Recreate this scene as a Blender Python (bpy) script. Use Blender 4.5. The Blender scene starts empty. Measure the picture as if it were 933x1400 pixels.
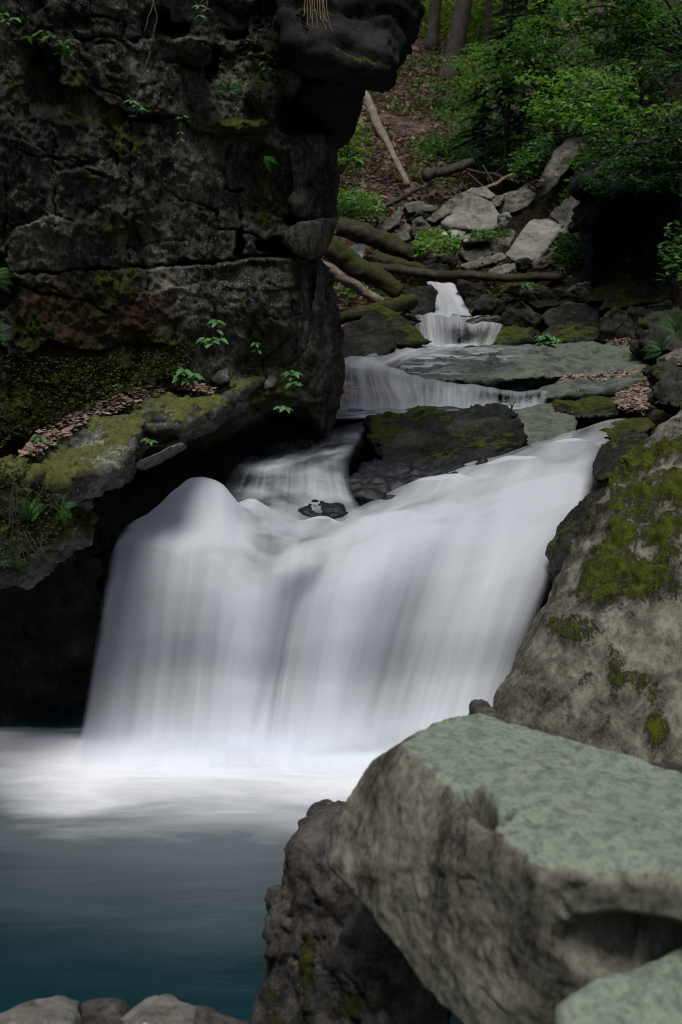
import bpy, bmesh, math, random, zlib
import numpy as np
from mathutils import Vector, Matrix

random.seed(11)
rng = np.random.default_rng(7)
SC = bpy.context.scene
COL = SC.collection
R = math.radians

# ------------------------------------------------------------------ camera
FPX, CW, CH = 1700.0, 933.0, 1400.0          # focal length and frame of the photograph, in its pixels
CAMZ, PITCH = 2.65, R(10)
cam = bpy.data.cameras.new('camera')
co = bpy.data.objects.new('camera', cam); COL.objects.link(co)
co.location = (0, 0, CAMZ); co.rotation_euler = (R(90) - PITCH, 0, 0)
cam.sensor_fit = 'VERTICAL'; cam.sensor_height = 36; cam.sensor_width = 24
cam.lens = 36 * FPX / CH
cam.clip_start = .05; cam.clip_end = 2000
cam.dof.use_dof = True; cam.dof.focus_distance = 8.3; cam.dof.aperture_fstop = 3.3
SC.camera = co

# ------------------------------------------------------------------ light
SUN_EL, SUN_AZ = R(71), R(188)               # overcast: a wide soft sun high behind the camera
W = bpy.data.worlds.new('World'); SC.world = W; W.use_nodes = True
wn = W.node_tree; bg = wn.nodes['Background']
sky = wn.nodes.new('ShaderNodeTexSky'); sky.sky_type = 'NISHITA'; sky.sun_disc = False
sky.sun_elevation = SUN_EL; sky.sun_rotation = SUN_AZ
sky.air_density = 1.0; sky.dust_density = 4.0; sky.ozone_density = 1.0
wn.links.new(sky.outputs[0], bg.inputs[0]); bg.inputs[1].default_value = .05
sl = bpy.data.lights.new('sun', 'SUN'); sl.energy = 1.5; sl.angle = R(22); sl.color = (1, .985, .96)
so = bpy.data.objects.new('sun', sl); COL.objects.link(so)
sd = Vector((math.sin(SUN_AZ) * math.cos(SUN_EL), math.cos(SUN_AZ) * math.cos(SUN_EL), math.sin(SUN_EL)))
so.rotation_euler = sd.to_track_quat('Z', 'Y').to_euler(); so.location = (0, 0, 30)
SC.view_settings.view_transform = 'Standard'; SC.view_settings.look = 'None'
SC.view_settings.exposure = 1.08; SC.view_settings.gamma = 1; SC.view_settings.use_curve_mapping = False
SC.render.engine = 'CYCLES'
SC.cycles.use_denoising = True; SC.cycles.filter_width = 1.05; SC.cycles.sample_clamp_indirect = 3; SC.cycles.sample_clamp_direct = 12
SC.cycles.max_bounces = 8; SC.cycles.diffuse_bounces = 3; SC.cycles.glossy_bounces = 3
SC.cycles.transparent_max_bounces = 16; SC.cycles.transmission_bounces = 3
SC.cycles.caustics_reflective = False; SC.cycles.caustics_refractive = False

# ------------------------------------------------------------------ helpers: places
SP, CP = math.sin(PITCH), math.cos(PITCH)
def at(px, py, Y):
    """the point at distance Y down the stream that the photograph shows at pixel px, py"""
    px = np.asarray(px, float); py = np.asarray(py, float); Y = np.asarray(Y, float)
    xc = (px - CW / 2) / FPX; yc = (CH / 2 - py) / FPX
    ry = CP + yc * SP; rz = -SP + yc * CP
    return np.stack([xc / ry * Y, Y + 0 * xc, CAMZ + rz / ry * Y], -1)
def V3(a): return Vector((float(a[0]), float(a[1]), float(a[2])))

# ------------------------------------------------------------------ helpers: noise (numpy)
def _h(ix, iy, iz, seed):
    h = (ix.astype(np.uint32) * np.uint32(374761393) + iy.astype(np.uint32) * np.uint32(668265263)
         + iz.astype(np.uint32) * np.uint32(2246822519) + np.uint32(seed * 974711 & 0xffffffff))
    h = (h ^ (h >> np.uint32(13))) * np.uint32(1274126177)
    return h ^ (h >> np.uint32(16))
def noise(p, seed=0):
    p = np.asarray(p, float); i = np.floor(p).astype(np.int64); f = p - i
    u = f * f * f * (f * (f * 6 - 15) + 10)
    out = 0.0
    for dx in (0, 1):
        wx = u[:, 0] if dx else 1 - u[:, 0]
        for dy in (0, 1):
            wy = u[:, 1] if dy else 1 - u[:, 1]
            for dz in (0, 1):
                wz = u[:, 2] if dz else 1 - u[:, 2]
                h = _h(i[:, 0] + dx, i[:, 1] + dy, i[:, 2] + dz, seed)
                gx = (h & np.uint32(1023)) / 511.5 - 1; gy = ((h >> np.uint32(10)) & np.uint32(1023)) / 511.5 - 1
                gz = ((h >> np.uint32(20)) & np.uint32(1023)) / 511.5 - 1
                out = out + wx * wy * wz * (gx * (f[:, 0] - dx) + gy * (f[:, 1] - dy) + gz * (f[:, 2] - dz))
    return out * 1.5
def fbm(p, wl=1.0, octs=4, seed=0, gain=.5, ridged=False):
    p = np.asarray(p, float) / wl; a = 1.0; s = 0.0; t = 0.0
    for o in range(octs):
        n = noise(p + 17.3 * o, seed + o)
        if ridged: n = 1 - 2 * np.abs(n) * 1.6
        s = s + a * n; t += a; a *= gain; p = p * 2.03
    return s / t
def sstep(a, b, x):
    t = np.clip((x - a) / (b - a), 0, 1); return t * t * (3 - 2 * t)
def cells(x, y, seed=0):
    """2-D cells: distance to the border between two cells and a random number and tilt for the cell"""
    ix = np.floor(x).astype(np.int64); iy = np.floor(y).astype(np.int64)
    d1 = np.full(x.shape, 9.); d2 = np.full(x.shape, 9.); cid = np.zeros(x.shape, np.uint32)
    cx = np.zeros(x.shape); cy = np.zeros(x.shape)
    z = np.zeros_like(ix)
    for a in (-1, 0, 1):
        for b in (-1, 0, 1):
            h = _h(ix + a, iy + b, z, seed)
            jx = ix + a + .5 + .42 * ((h & np.uint32(1023)) / 511.5 - 1)
            jy = iy + b + .5 + .42 * (((h >> np.uint32(10)) & np.uint32(1023)) / 511.5 - 1)
            d = np.hypot(x - jx, y - jy)
            n = d < d1
            d2 = np.where(n, d1, np.minimum(d2, d)); d1 = np.where(n, d, d1)
            cid = np.where(n, h, cid); cx = np.where(n, jx, cx); cy = np.where(n, jy, cy)
    r1 = (cid & np.uint32(255)) / 255.; r2 = ((cid >> np.uint32(8)) & np.uint32(255)) / 255.; r3 = ((cid >> np.uint32(16)) & np.uint32(255)) / 255.
    return d2 - d1, r1, (r2 - .5) * (x - cx) + (r3 - .5) * (y - cy)

_Q, _ = np.linalg.qr(np.random.default_rng(3).normal(size=(3, 3)))
def facets(p, wl, seed=0):
    """chipped stone: a continuous surface of flat facets with sharp creases (linear over a tetrahedral lattice)"""
    q = np.asarray(p, float) @ _Q / wl; i = np.floor(q).astype(np.int64); f = q - i; o = np.argsort(-f, axis=1); n = len(q); r = np.arange(n)
    val = lambda c: (_h(c[:, 0], c[:, 1], c[:, 2], seed) & np.uint32(1023)) / 511.5 - 1
    c = i.copy(); v = val(c); out = v.copy()
    for k in range(3):
        c = c.copy(); c[r, o[:, k]] += 1; w = val(c); out += f[r, o[:, k]] * (w - v); v = w
    return out
def topix(v):
    r = v - np.array([0, 0, CAMZ]); f = r[:, 1] * CP - r[:, 2] * SP; u = r[:, 1] * SP + r[:, 2] * CP
    return CW / 2 + FPX * r[:, 0] / f, CH / 2 - FPX * u / f
# ------------------------------------------------------------------ helpers: objects
def tag(o, label=None, cat=None, group=None, kind=None):
    if label: o['label'] = label
    if cat: o['category'] = cat
    if group: o['group'] = group
    if kind: o['kind'] = kind
    return o
def empty(name, loc):
    o = bpy.data.objects.new(name, None); COL.objects.link(o); o.location = V3(loc); o.empty_display_size = .1; return o
def mesh_obj(name, v, f, mat, parent=None, origin=None, attrs=None, uv=None, smooth=True):
    """one mesh object from arrays; v in world space, stored about origin (its base)"""
    v = np.asarray(v, float); f = np.asarray(f, np.int32)
    if origin is None: origin = np.array([v[:, 0].mean(), v[:, 1].mean(), v[:, 2].min()]) if parent is None else np.zeros(3)
    origin = np.asarray(origin, float)
    me = bpy.data.meshes.new(name); k = f.shape[1]
    me.vertices.add(len(v)); me.vertices.foreach_set('co', (v - origin).astype(np.float32).ravel())
    me.loops.add(f.size); me.loops.foreach_set('vertex_index', f.ravel())
    me.polygons.add(len(f)); me.polygons.foreach_set('loop_start', np.arange(0, f.size, k, dtype=np.int32))
    me.polygons.foreach_set('use_smooth', np.full(len(f), smooth))
    me.update(calc_edges=True)
    for n, a in (attrs or {}).items():
        at_ = me.attributes.new(n, 'FLOAT', 'POINT'); at_.data.foreach_set('value', np.asarray(a, np.float32))
    if uv is not None:
        ul = me.uv_layers.new(name='UVMap'); ul.data.foreach_set('uv', np.asarray(uv, np.float32)[f.ravel()].ravel())
    if mat: me.materials.append(mat)
    o = bpy.data.objects.new(name, me); COL.objects.link(o)
    if parent is not None:
        o.parent = parent; o.location = V3(origin) - parent.location if parent.type == 'EMPTY' or True else V3(origin)
    else: o.location = V3(origin)
    return o
def vnormals(v, f):
    a = v[f[:, 1]] - v[f[:, 0]]; b = v[f[:, 2]] - v[f[:, 0]]; n = np.cross(a, b)
    out = np.zeros_like(v)
    for c in range(f.shape[1]):
        for k in range(3): out[:, k] += np.bincount(f[:, c], n[:, k], len(v))
    return out / (np.linalg.norm(out, axis=1, keepdims=True) + 1e-12)
def grid_faces(nu, nv):
    i = np.arange(nu - 1)[:, None] * nv + np.arange(nv - 1)[None]
    i = i.ravel(); return np.stack([i, i + nv, i + nv + 1, i + 1], 1)

# ------------------------------------------------------------------ materials
class NT:
    def __init__(s, name):
        s.m = bpy.data.materials.new(name); s.m.use_nodes = True; s.t = s.m.node_tree; s.t.nodes.clear()
        s.out = s.t.nodes.new('ShaderNodeOutputMaterial')
    def n(s, typ, ins=None, **kw):
        nd = s.t.nodes.new('ShaderNode' + typ)
        for k, v in kw.items(): setattr(nd, k, v)
        for k, v in (ins or {}).items(): s.set(nd.inputs[k], v)
        return nd
    def set(s, sock, v):
        if isinstance(v, bpy.types.NodeSocket): s.t.links.new(v, sock)
        elif hasattr(v, 'outputs'): s.t.links.new(v.outputs[0], sock)
        else: sock.default_value = v
    def mth(s, op, a, b=None, c=None, clamp=False):
        nd = s.t.nodes.new('ShaderNodeMath'); nd.operation = op; nd.use_clamp = clamp
        for i, x in enumerate((a, b, c)):
            if x is not None: s.set(nd.inputs[i], x)
        return nd.outputs[0]
    def ramp(s, fac, stops):
        nd = s.t.nodes.new('ShaderNodeValToRGB'); e = nd.color_ramp.elements
        while len(e) > 1: e.remove(e[0])
        e[0].position, e[0].color = stops[0][0], c4(stops[0][1])
        for p, c in stops[1:]:
            x = e.new(p); x.color = c4(c)
        s.set(nd.inputs[0], fac); return nd.outputs[0]
    def sm(s, x, a, b, lo=0., hi=1.):
        nd = s.t.nodes.new('ShaderNodeMapRange'); nd.interpolation_type = 'SMOOTHSTEP'
        s.set(nd.inputs[0], x); nd.inputs[1].default_value = a; nd.inputs[2].default_value = b
        nd.inputs[3].default_value = lo; nd.inputs[4].default_value = hi; return nd.outputs[0]
    def mix(s, f, a, b, mode='MIX'):
        nd = s.t.nodes.new('ShaderNodeMix'); nd.data_type = 'RGBA'; nd.blend_type = mode
        s.set(nd.inputs[0], f); s.set(nd.inputs[6], c4(a) if isinstance(a, tuple) else a); s.set(nd.inputs[7], c4(b) if isinstance(b, tuple) else b)
        return nd.outputs[2]
    def noise(s, co, scale, detail=6, rough=.55, dist=0.):
        return s.n('TexNoise', {'Vector': co, 'Scale': scale, 'Detail': detail, 'Roughness': rough, 'Distortion': dist}).outputs['Fac']
    def attr(s, name): return s.n('Attribute', attribute_name=name).outputs['Fac']
def c4(c):
    if isinstance(c, (int, float)): return (c, c, c, 1)
    return tuple(c) + (1,) if len(c) == 3 else tuple(c)

def rock_mat(name, cols, moss=((.012, .02, .004), (.06, .075, .012)), lichen=(.3, .36, .3), fleck=.15, fs=90, sc=1.0, rough=.85, bump=.35, stretch=(1, 1, 1), rust=None, fleckcol=(.4, .4, .4), bdist=.02, wetspec=.08):
    t = NT(name)
    tc = t.n('TexCoord'); oi = t.n('ObjectInfo')
    off = t.n('VectorMath', {0: tc.outputs['Object'], 1: t.n('CombineXYZ', {0: t.mth('MULTIPLY', oi.outputs['Random'], 37.), 1: t.mth('MULTIPLY', oi.outputs['Random'], 91.)})}, operation='ADD').outputs[0]
    stv = t.n('VectorMath', {0: off, 1: stretch}, operation='MULTIPLY').outputs[0]
    big = t.noise(stv, 2.2 * sc, 5, .6, .4); m2 = t.noise(stv, 26 * sc, 8, .7, .2); mid = t.noise(stv, 9 * sc, 8, .65, .3); fine = t.noise(off, 55 * sc, 8, .75)
    v = t.mth('ADD', t.mth('ADD', t.mth('MULTIPLY', big, .34), t.mth('MULTIPLY', m2, .24)), t.mth('ADD', t.mth('MULTIPLY', mid, .26), t.mth('MULTIPLY', fine, .16)))
    col = t.ramp(v, [(.425, cols[0]), (.495, cols[1]), (.545, tuple(.45 * a + .55 * b for a, b in zip(cols[1], cols[2]))), (.585, cols[2])])
    if fleck > 0:
        fl = t.n('TexVoronoi', {'Vector': off, 'Scale': fs, 'Randomness': 1.}); cl = t.noise(off, fs * .09, 4, .6)
        rnd = t.n('SeparateColor', {0: fl.outputs['Color']}).outputs[0]
        fm = t.mth('MULTIPLY', t.sm(t.mth('ADD', fl.outputs['Distance'], t.mth('MULTIPLY', fine, .5)), .66, .46), t.sm(t.mth('ADD', rnd, t.mth('MULTIPLY', t.mth('SUBTRACT', cl, .5), 1.6)), 1. - fleck, 1.04 - fleck))
        col = t.mix(t.mth('MULTIPLY', fm, .75), col, fleckcol)
    if rust:
        rf = t.sm(t.mth('ADD', t.attr('rust'), t.mth('MULTIPLY', t.mth('SUBTRACT', mid, .5), 1.3)), .35, .8)
        col = t.mix(t.mth('MULTIPLY', rf, .8), col, t.mix(fine, rust, (rust[0] * .3, rust[1] * .35, rust[2] * .5)))
    li = t.sm(t.mth('ADD', t.attr('lichen'), t.mth('ADD', t.mth('MULTIPLY', t.mth('SUBTRACT', mid, .5), 1.3), t.mth('MULTIPLY', t.mth('SUBTRACT', m2, .5), 1.0))), .28, .78)
    col = t.mix(t.mth('MULTIPLY', li, .85), col, t.mix(t.sm(t.mth('ADD', t.mth('MULTIPLY', mid, .5), t.mth('MULTIPLY', m2, .5)), .4, .6), (lichen[0] * .6, lichen[1] * .62, lichen[2] * .58), (min(1, lichen[0] * 1.25), min(1, lichen[1] * 1.22), min(1, lichen[2] * 1.2))))
    lw = t.mth('MULTIPLY', t.mth('MULTIPLY', t.sm(mid, .5, .66), t.sm(m2, .44, .6)), t.mth('MULTIPLY', li, .55))
    col = t.mix(lw, col, (lichen[0] * .95, lichen[1] * .68, lichen[2] * .68))
    mo = t.sm(t.mth('ADD', t.attr('moss'), t.mth('ADD', t.mth('MULTIPLY', t.mth('SUBTRACT', m2, .5), 2.2), t.mth('MULTIPLY', t.mth('SUBTRACT', fine, .5), 1.6))), .3, .66)
    mc = t.ramp(t.mth('ADD', t.mth('MULTIPLY', fine, .55), t.mth('MULTIPLY', mid, .45)), [(.38, moss[0]), (.56, moss[1]), (.68, tuple(x * 1.6 for x in moss[1]))])
    wet = t.attr('wet'); wm = t.sm(t.mth('ADD', wet, t.mth('MULTIPLY', t.mth('SUBTRACT', mid, .5), .6)), .25, .75)
    col = t.mix(wm, col, t.mix(1., col, (.34, .36, .38), 'MULTIPLY'))
    col = t.mix(mo, col, mc)
    ro = t.mth('SUBTRACT', t.mth('MULTIPLY_ADD', mid, .12, rough - .06), t.mth('MULTIPLY', wm, .25 + wetspec))
    ro = t.mth('MAXIMUM', ro, t.mth('MULTIPLY', mo, .95))
    hgt = t.mth('ADD', t.mth('ADD', t.mth('MULTIPLY', mid, .7), t.mth('MULTIPLY', m2, .55)), t.mth('ADD', t.mth('MULTIPLY', fine, .3), t.mth('MULTIPLY', t.mth('MULTIPLY', mo, t.noise(off, 42 * sc, 5, .75)), 1.4)))
    bp = t.n('Bump', {'Strength': bump, 'Distance': bdist / sc, 'Height': hgt})
    bs = t.n('BsdfPrincipled', {'Base Color': col, 'Roughness': ro, 'Normal': bp.outputs[0], 'Specular IOR Level': t.mth('MULTIPLY_ADD', wm, wetspec, .18)})
    t.set(t.out.inputs[0], bs); return t.m

def leaf_mat(name, a, b, tr=.45, rough=.5):
    t = NT(name)
    ri = t.n('NewGeometry').outputs['Random Per Island']; oi = t.n('ObjectInfo').outputs['Random']
    f = t.mth('FRACT', t.mth('ADD', ri, t.mth('MULTIPLY', oi, 7.3)))
    col = t.mix(f, a, b)
    d = t.n('BsdfPrincipled', {'Base Color': col, 'Roughness': rough, 'Specular IOR Level': .3})
    tl = t.n('BsdfTranslucent', {'Color': t.mix(1., col, (1.3, 1.35, .6), 'MULTIPLY')})
    t.set(t.out.inputs[0], t.n('MixShader', {0: tr, 1: d.outputs[0], 2: tl.outputs[0]})); return t.m

def wood_mat(name, a, b, sc=1.):
    t = NT(name); tc = t.n('TexCoord').outputs['Object']
    uv = t.n('UVMap').outputs[0]
    st = t.n('VectorMath', {0: uv, 1: (9 * sc, 1.3 * sc, 1)}, operation='MULTIPLY').outputs[0]
    n1 = t.noise(st, 4, 8, .7, .3); n2 = t.noise(tc, 6 * sc, 5, .6)
    col = t.ramp(t.mth('ADD', t.mth('MULTIPLY', n1, .6), t.mth('MULTIPLY', n2, .4)), [(.3, tuple(x * .35 for x in a)), (.48, a), (.66, b)])
    fine = t.noise(tc, 45, 6, .7)
    mo = t.sm(t.mth('ADD', t.attr('moss'), t.mth('ADD', t.mth('MULTIPLY', t.mth('SUBTRACT', n2, .5), 1.), t.mth('MULTIPLY', t.mth('SUBTRACT', fine, .5), .7))), .35, .62)
    col = t.mix(mo, col, t.ramp(fine, [(.35, (.006, .009, .002)), (.62, (.042, .046, .009)), (.8, (.07, .07, .016))]))
    bp = t.n('Bump', {'Strength': .6, 'Distance': .02, 'Height': t.mth('ADD', n1, t.mth('MULTIPLY', fine, .5))})
    t.set(t.out.inputs[0], t.n('BsdfPrincipled', {'Base Color': col, 'Roughness': .88, 'Normal': bp.outputs[0], 'Specular IOR Level': .2})); return t.m

def silk_mat(name, col=(.80, .845, .895), streak=.5, fu=9., fv=.35, gloss=.3):
    """long-exposure white water: a milky sheet whose density runs in streaks along the flow"""
    t = NT(name); uv = t.n('UVMap').outputs[0]
    def st(su, sv, d=4, w=0.):
        return t.noise(t.n('VectorMath', {0: uv, 1: (su, sv, 1)}, operation='MULTIPLY').outputs[0], 1., d, .55, w)
    a = st(fu * .45, fv * .5, 3, .2); b = st(fu * 1.6, fv, 4, .1); c = st(fu * 5, fv * 1.3, 3)
    s = t.mth('ADD', t.mth('MULTIPLY', a, .5), t.mth('ADD', t.mth('MULTIPLY', b, .3), t.mth('MULTIPLY', c, .2)))
    dn = t.attr('dens'); sk = t.attr('streak')
    sv = t.mth('MULTIPLY', t.mth('MULTIPLY', t.mth('SUBTRACT', s, .52), 3.6 * streak), sk)
    al = t.mth('ADD', dn, t.mth('MULTIPLY', sv, t.sm(dn, 0., .3)), clamp=True)
    d = t.n('BsdfPrincipled', {'Base Color': c4(col), 'Roughness': .55, 'Specular IOR Level': gloss})
    tl = t.n('BsdfTranslucent', {'Color': c4(col)})
    m = t.n('MixShader', {0: .55, 1: d.outputs[0], 2: tl.outputs[0]})
    t.set(t.out.inputs[0], t.n('MixShader', {0: al, 1: t.n('BsdfTransparent').outputs[0], 2: m.outputs[0]})); return t.m

M = {}
M['cliff'] = rock_mat('cliff_stone', ((.006, .0057, .005), (.048, .046, .034), (.165, .16, .128)), fleck=.24, fs=75, sc=1.6, bump=1., stretch=(1, 1, .4), rust=(.085, .042, .018), lichen=(.09, .12, .1), bdist=.04, moss=((.01, .015, .001), (.08, .1, .009)), fleckcol=(.3, .3, .28))
M['ledge'] = rock_mat('ledge_stone', ((.025, .025, .02), (.075, .075, .06), (.16, .16, .14)), moss=((.025, .03, .006), (.105, .115, .033)), fleck=.1, fs=70, sc=1.8, bump=.9, lichen=(.2, .215, .15))
M['front'] = rock_mat('greenish_lichen_stone', ((.03, .0285, .022), (.11, .107, .083), (.2, .2, .16)), fleck=0, fs=60, sc=2.4, bump=.7, lichen=(.15, .19, .148), stretch=(1, .7, .4))
M['right'] = rock_mat('grey_mossy_stone', ((.016, .015, .011), (.075, .072, .053), (.18, .175, .14)), moss=((.012, .018, .001), (.075, .09, .006)), fleck=0, fs=45, sc=2.6, bump=1.3, lichen=(.17, .175, .145), stretch=(1, .6, .45))
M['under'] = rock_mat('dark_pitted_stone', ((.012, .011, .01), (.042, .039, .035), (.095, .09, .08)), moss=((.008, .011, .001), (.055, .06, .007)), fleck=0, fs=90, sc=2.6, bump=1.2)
M['wet'] = rock_mat('wet_and_shade_black_stone', ((.002, .002, .002), (.007, .007, .0068), (.024, .024, .022)), wetspec=.22, fleck=0, fs=60, sc=1.8, bump=1.)  # near-black: wet stone near the fall, painted shade in overhang and hollows
M['stone'] = rock_mat('grey_stone', ((.022, .021, .017), (.07, .067, .055), (.16, .154, .128)), fleck=.02, fs=40, sc=1.1, bump=.9, bdist=.04)
M['pale'] = rock_mat('pale_stone', ((.055, .054, .046), (.135, .132, .112), (.22, .215, .185)), fleck=.02, fs=40, sc=1.1, bump=.8, bdist=.04)
M['dark'] = rock_mat('dark_mossy_stone', ((.004, .004, .0035), (.016, .0155, .013), (.05, .048, .04)), moss=((.006, .008, .0015), (.07, .08, .012)), fleck=0, fs=40, sc=1.2, bump=1., bdist=.04)
M['slab'] = rock_mat('wet_green_slab_stone', ((.022, .024, .02), (.06, .066, .054), (.12, .127, .107)), fleck=.06, fs=60, sc=1.3, wetspec=.45, bump=1.3, lichen=(.085, .105, .08), stretch=(.5, 1, 1))
M['bark'] = wood_mat('bark', (.035, .031, .025), (.09, .08, .066)); M['deadwood'] = wood_mat('bleached_deadwood', (.13, .11, .08), (.25, .22, .17))
M['logwood'] = wood_mat('log_bark', (.03, .026, .018), (.085, .075, .055)); M['root'] = wood_mat('root_wood', (.05, .035, .025), (.12, .09, .065))
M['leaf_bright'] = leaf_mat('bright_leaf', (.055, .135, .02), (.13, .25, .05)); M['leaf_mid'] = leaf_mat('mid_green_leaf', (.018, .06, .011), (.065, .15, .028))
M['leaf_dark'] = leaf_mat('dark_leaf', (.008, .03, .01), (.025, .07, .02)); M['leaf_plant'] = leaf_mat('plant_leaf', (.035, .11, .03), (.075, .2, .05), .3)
M['leaf_far'] = leaf_mat('far_leaf', (.08, .14, .02), (.2, .29, .07), .6); M['needle'] = leaf_mat('needle', (.006, .02, .01), (.015, .045, .02), .15)  # far_leaf is pale to put daylight on distant foliage into its colour
M['litter_pale'] = leaf_mat('pale_dry_leaf', (.1, .07, .053), (.27, .195, .158), .15, .7)
M['moss_leaf'] = leaf_mat('moss_leaf', (.012, .018, .002), (.05, .06, .008), .3, .8)
M['litter'] = leaf_mat('dry_leaf', (.055, .036, .026), (.19, .13, .102), .15, .7)
M['straw'] = leaf_mat('dry_grass', (.12, .09, .04), (.22, .17, .08), .2)
M['silk'] = silk_mat('silky_white_water', streak=.34, fu=2.6, fv=.3)
M['silk_thin'] = silk_mat('thin_silky_water', (.68, .74, .78), streak=.7, fu=10., fv=.6)
M['silk_far'] = silk_mat('far_silky_water', (.72, .76, .79), streak=.9, fu=9., fv=.5)

def pool_mat():
    t = NT('pool_water'); tc = t.n('TexCoord').outputs['Object']
    sx = t.n('SeparateXYZ', {0: tc})
    st = t.n('VectorMath', {0: tc, 1: (.8, 2.6, 1)}, operation='MULTIPLY').outputs[0]
    n1 = t.noise(st, .9, 5, .6, .6); n2 = t.noise(st, 3.2, 5, .65, .4)
    # foam drifts away from the foot of the fall and thins out; object space: y is distance from the fall's foot
    edge = t.mth('ADD', sx.outputs[1], t.mth('ADD', t.mth('MULTIPLY', t.mth('SUBTRACT', n1, .5), 1.0), t.mth('MULTIPLY', t.mth('SUBTRACT', n2, .5), .2)))
    lf = t.mth('MULTIPLY', t.sm(sx.outputs[0], -1.3, -2.5), 1.1)
    edge = t.mth('SUBTRACT', edge, lf)
    f1 = t.sm(edge, -2.0, -.5); f2 = t.sm(edge, -3.0, -.9)
    fo = t.mth('MAXIMUM', t.mth('POWER', f1, 1.5), t.mth('MULTIPLY', f2, .12))
    fo = t.mth('MULTIPLY', fo, t.sm(t.mth('ADD', sx.outputs[1], t.mth('MULTIPLY', t.mth('SUBTRACT', n1, .5), 1.6)), .25, -.5))
    deep = t.mix(n1, (.002, .012, .016), (.006, .027, .034))
    col = t.mix(fo, deep, (.76, .78, .82))
    bp = t.n('Bump', {'Strength': .12, 'Distance': .05, 'Height': t.mth('ADD', n2, n1)})
    bs = t.n('BsdfPrincipled', {'Base Color': col, 'Roughness': t.mth('MULTIPLY_ADD', fo, .45, .22), 'IOR': 1.33, 'Normal': bp.outputs[0]})
    t.set(t.out.inputs[0], bs); return t.m
M['pool'] = pool_mat()
def flat_water_mat():
    t = NT('shallow_stream_water'); uv = t.n('TexCoord').outputs['Object']
    st = t.n('VectorMath', {0: uv, 1: (1.4, 5, 1)}, operation='MULTIPLY').outputs[0]
    n = t.noise(st, 2.2, 5, .6, .5)
    col = t.mix(t.sm(n, .45, .72), (.02, .04, .035), (.62, .68, .72))
    bs = t.n('BsdfPrincipled', {'Base Color': col, 'Roughness': .16, 'IOR': 1.33}); t.set(t.out.inputs[0], bs); return t.m
M['flat_water'] = flat_water_mat()
def ground_mat():
    t = NT('forest_floor'); tc = t.n('TexCoord').outputs['Object']
    vo = t.n('TexVoronoi', {'Vector': tc, 'Scale': 11., 'Randomness': 1.}); n1 = t.noise(tc, .7, 5, .6); n2 = t.noise(tc, 5, 6, .65); n3 = t.noise(tc, 40, 4, .7)
    rnd = t.n('SeparateColor', {0: vo.outputs['Color']}).outputs[0]
    lf = t.ramp(t.mth('ADD', t.mth('MULTIPLY', rnd, .6), t.mth('MULTIPLY', n3, .4)), [(.2, (.016, .01, .007)), (.5, (.05, .032, .024)), (.8, (.1, .068, .053))])
    soil = t.ramp(n2, [(.35, (.01, .008, .006)), (.7, (.045, .034, .024))])
    lm = t.sm(t.mth('ADD', t.attr('litter'), t.mth('MULTIPLY', t.mth('SUBTRACT', n2, .5), 1.3)), .35, .6)
    col = t.mix(lm, soil, lf)
    mo = t.sm(t.mth('ADD', t.attr('moss'), t.mth('MULTIPLY', t.mth('SUBTRACT', n2, .5), 1.5)), .4, .7)
    col = t.mix(mo, col, t.ramp(n3, [(.3, (.01, .017, .004)), (.7, (.05, .065, .015))]))
    bp = t.n('Bump', {'Strength': .9, 'Distance': .06, 'Height': t.mth('ADD', vo.outputs['Distance'], n2)})
    t.set(t.out.inputs[0], t.n('BsdfPrincipled', {'Base Color': col, 'Roughness': .92, 'Normal': bp.outputs[0], 'Specular IOR Level': .15})); return t.m
M['ground'] = ground_mat()

# ------------------------------------------------------------------ ground sheet
def G(px, py, Y, dz=0.): p = at(px, py, Y); return (p[0], p[1], p[2] + dz)
ANCH = []
for a in [(470, 310, 22), (520, 262, 24), (470, 215, 26), (570, 245, 24.5), (560, 180, 27.5), (520, 130, 29.5), (600, 130, 31), (560, 75, 33.5), (575, 45, 36), (640, 105, 33), (700, 125, 31),
          (650, 200, 27), (700, 245, 24), (620, 240, 24.8), (600, 330, 20), (500, 350, 20), (540, 300, 21.5), (690, 330, 20), (740, 300, 21), (760, 240, 22.5), (800, 190, 22), (880, 120, 21), (940, 60, 21), (900, 215, 18.5), (960, 235, 17), (850, 240, 19.5)]:
    ANCH.append(G(*a, -1.1 if a[:2] in {(600, 330), (540, 300), (690, 330), (740, 300), (500, 350), (760, 240), (700, 245)} else -.15))
for a in [(640, 400, 17.8), (560, 400, 17.6), (480, 400, 17), (700, 400, 17.5), (780, 395, 17.5), (870, 392, 16.8), (940, 395, 15.5), (620, 460, 15), (540, 480, 14), (480, 500, 12.6), (700, 470, 14.5), (800, 468, 14.5), (880, 470, 13.8),
          (920, 520, 11.5), (990, 480, 12), (600, 540, 11.6), (480, 570, 10.6), (700, 560, 10.8), (880, 575, 10.3), (960, 600, 9), (430, 600, 9.9)]:
    ANCH.append(G(*a, -.32))
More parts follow.
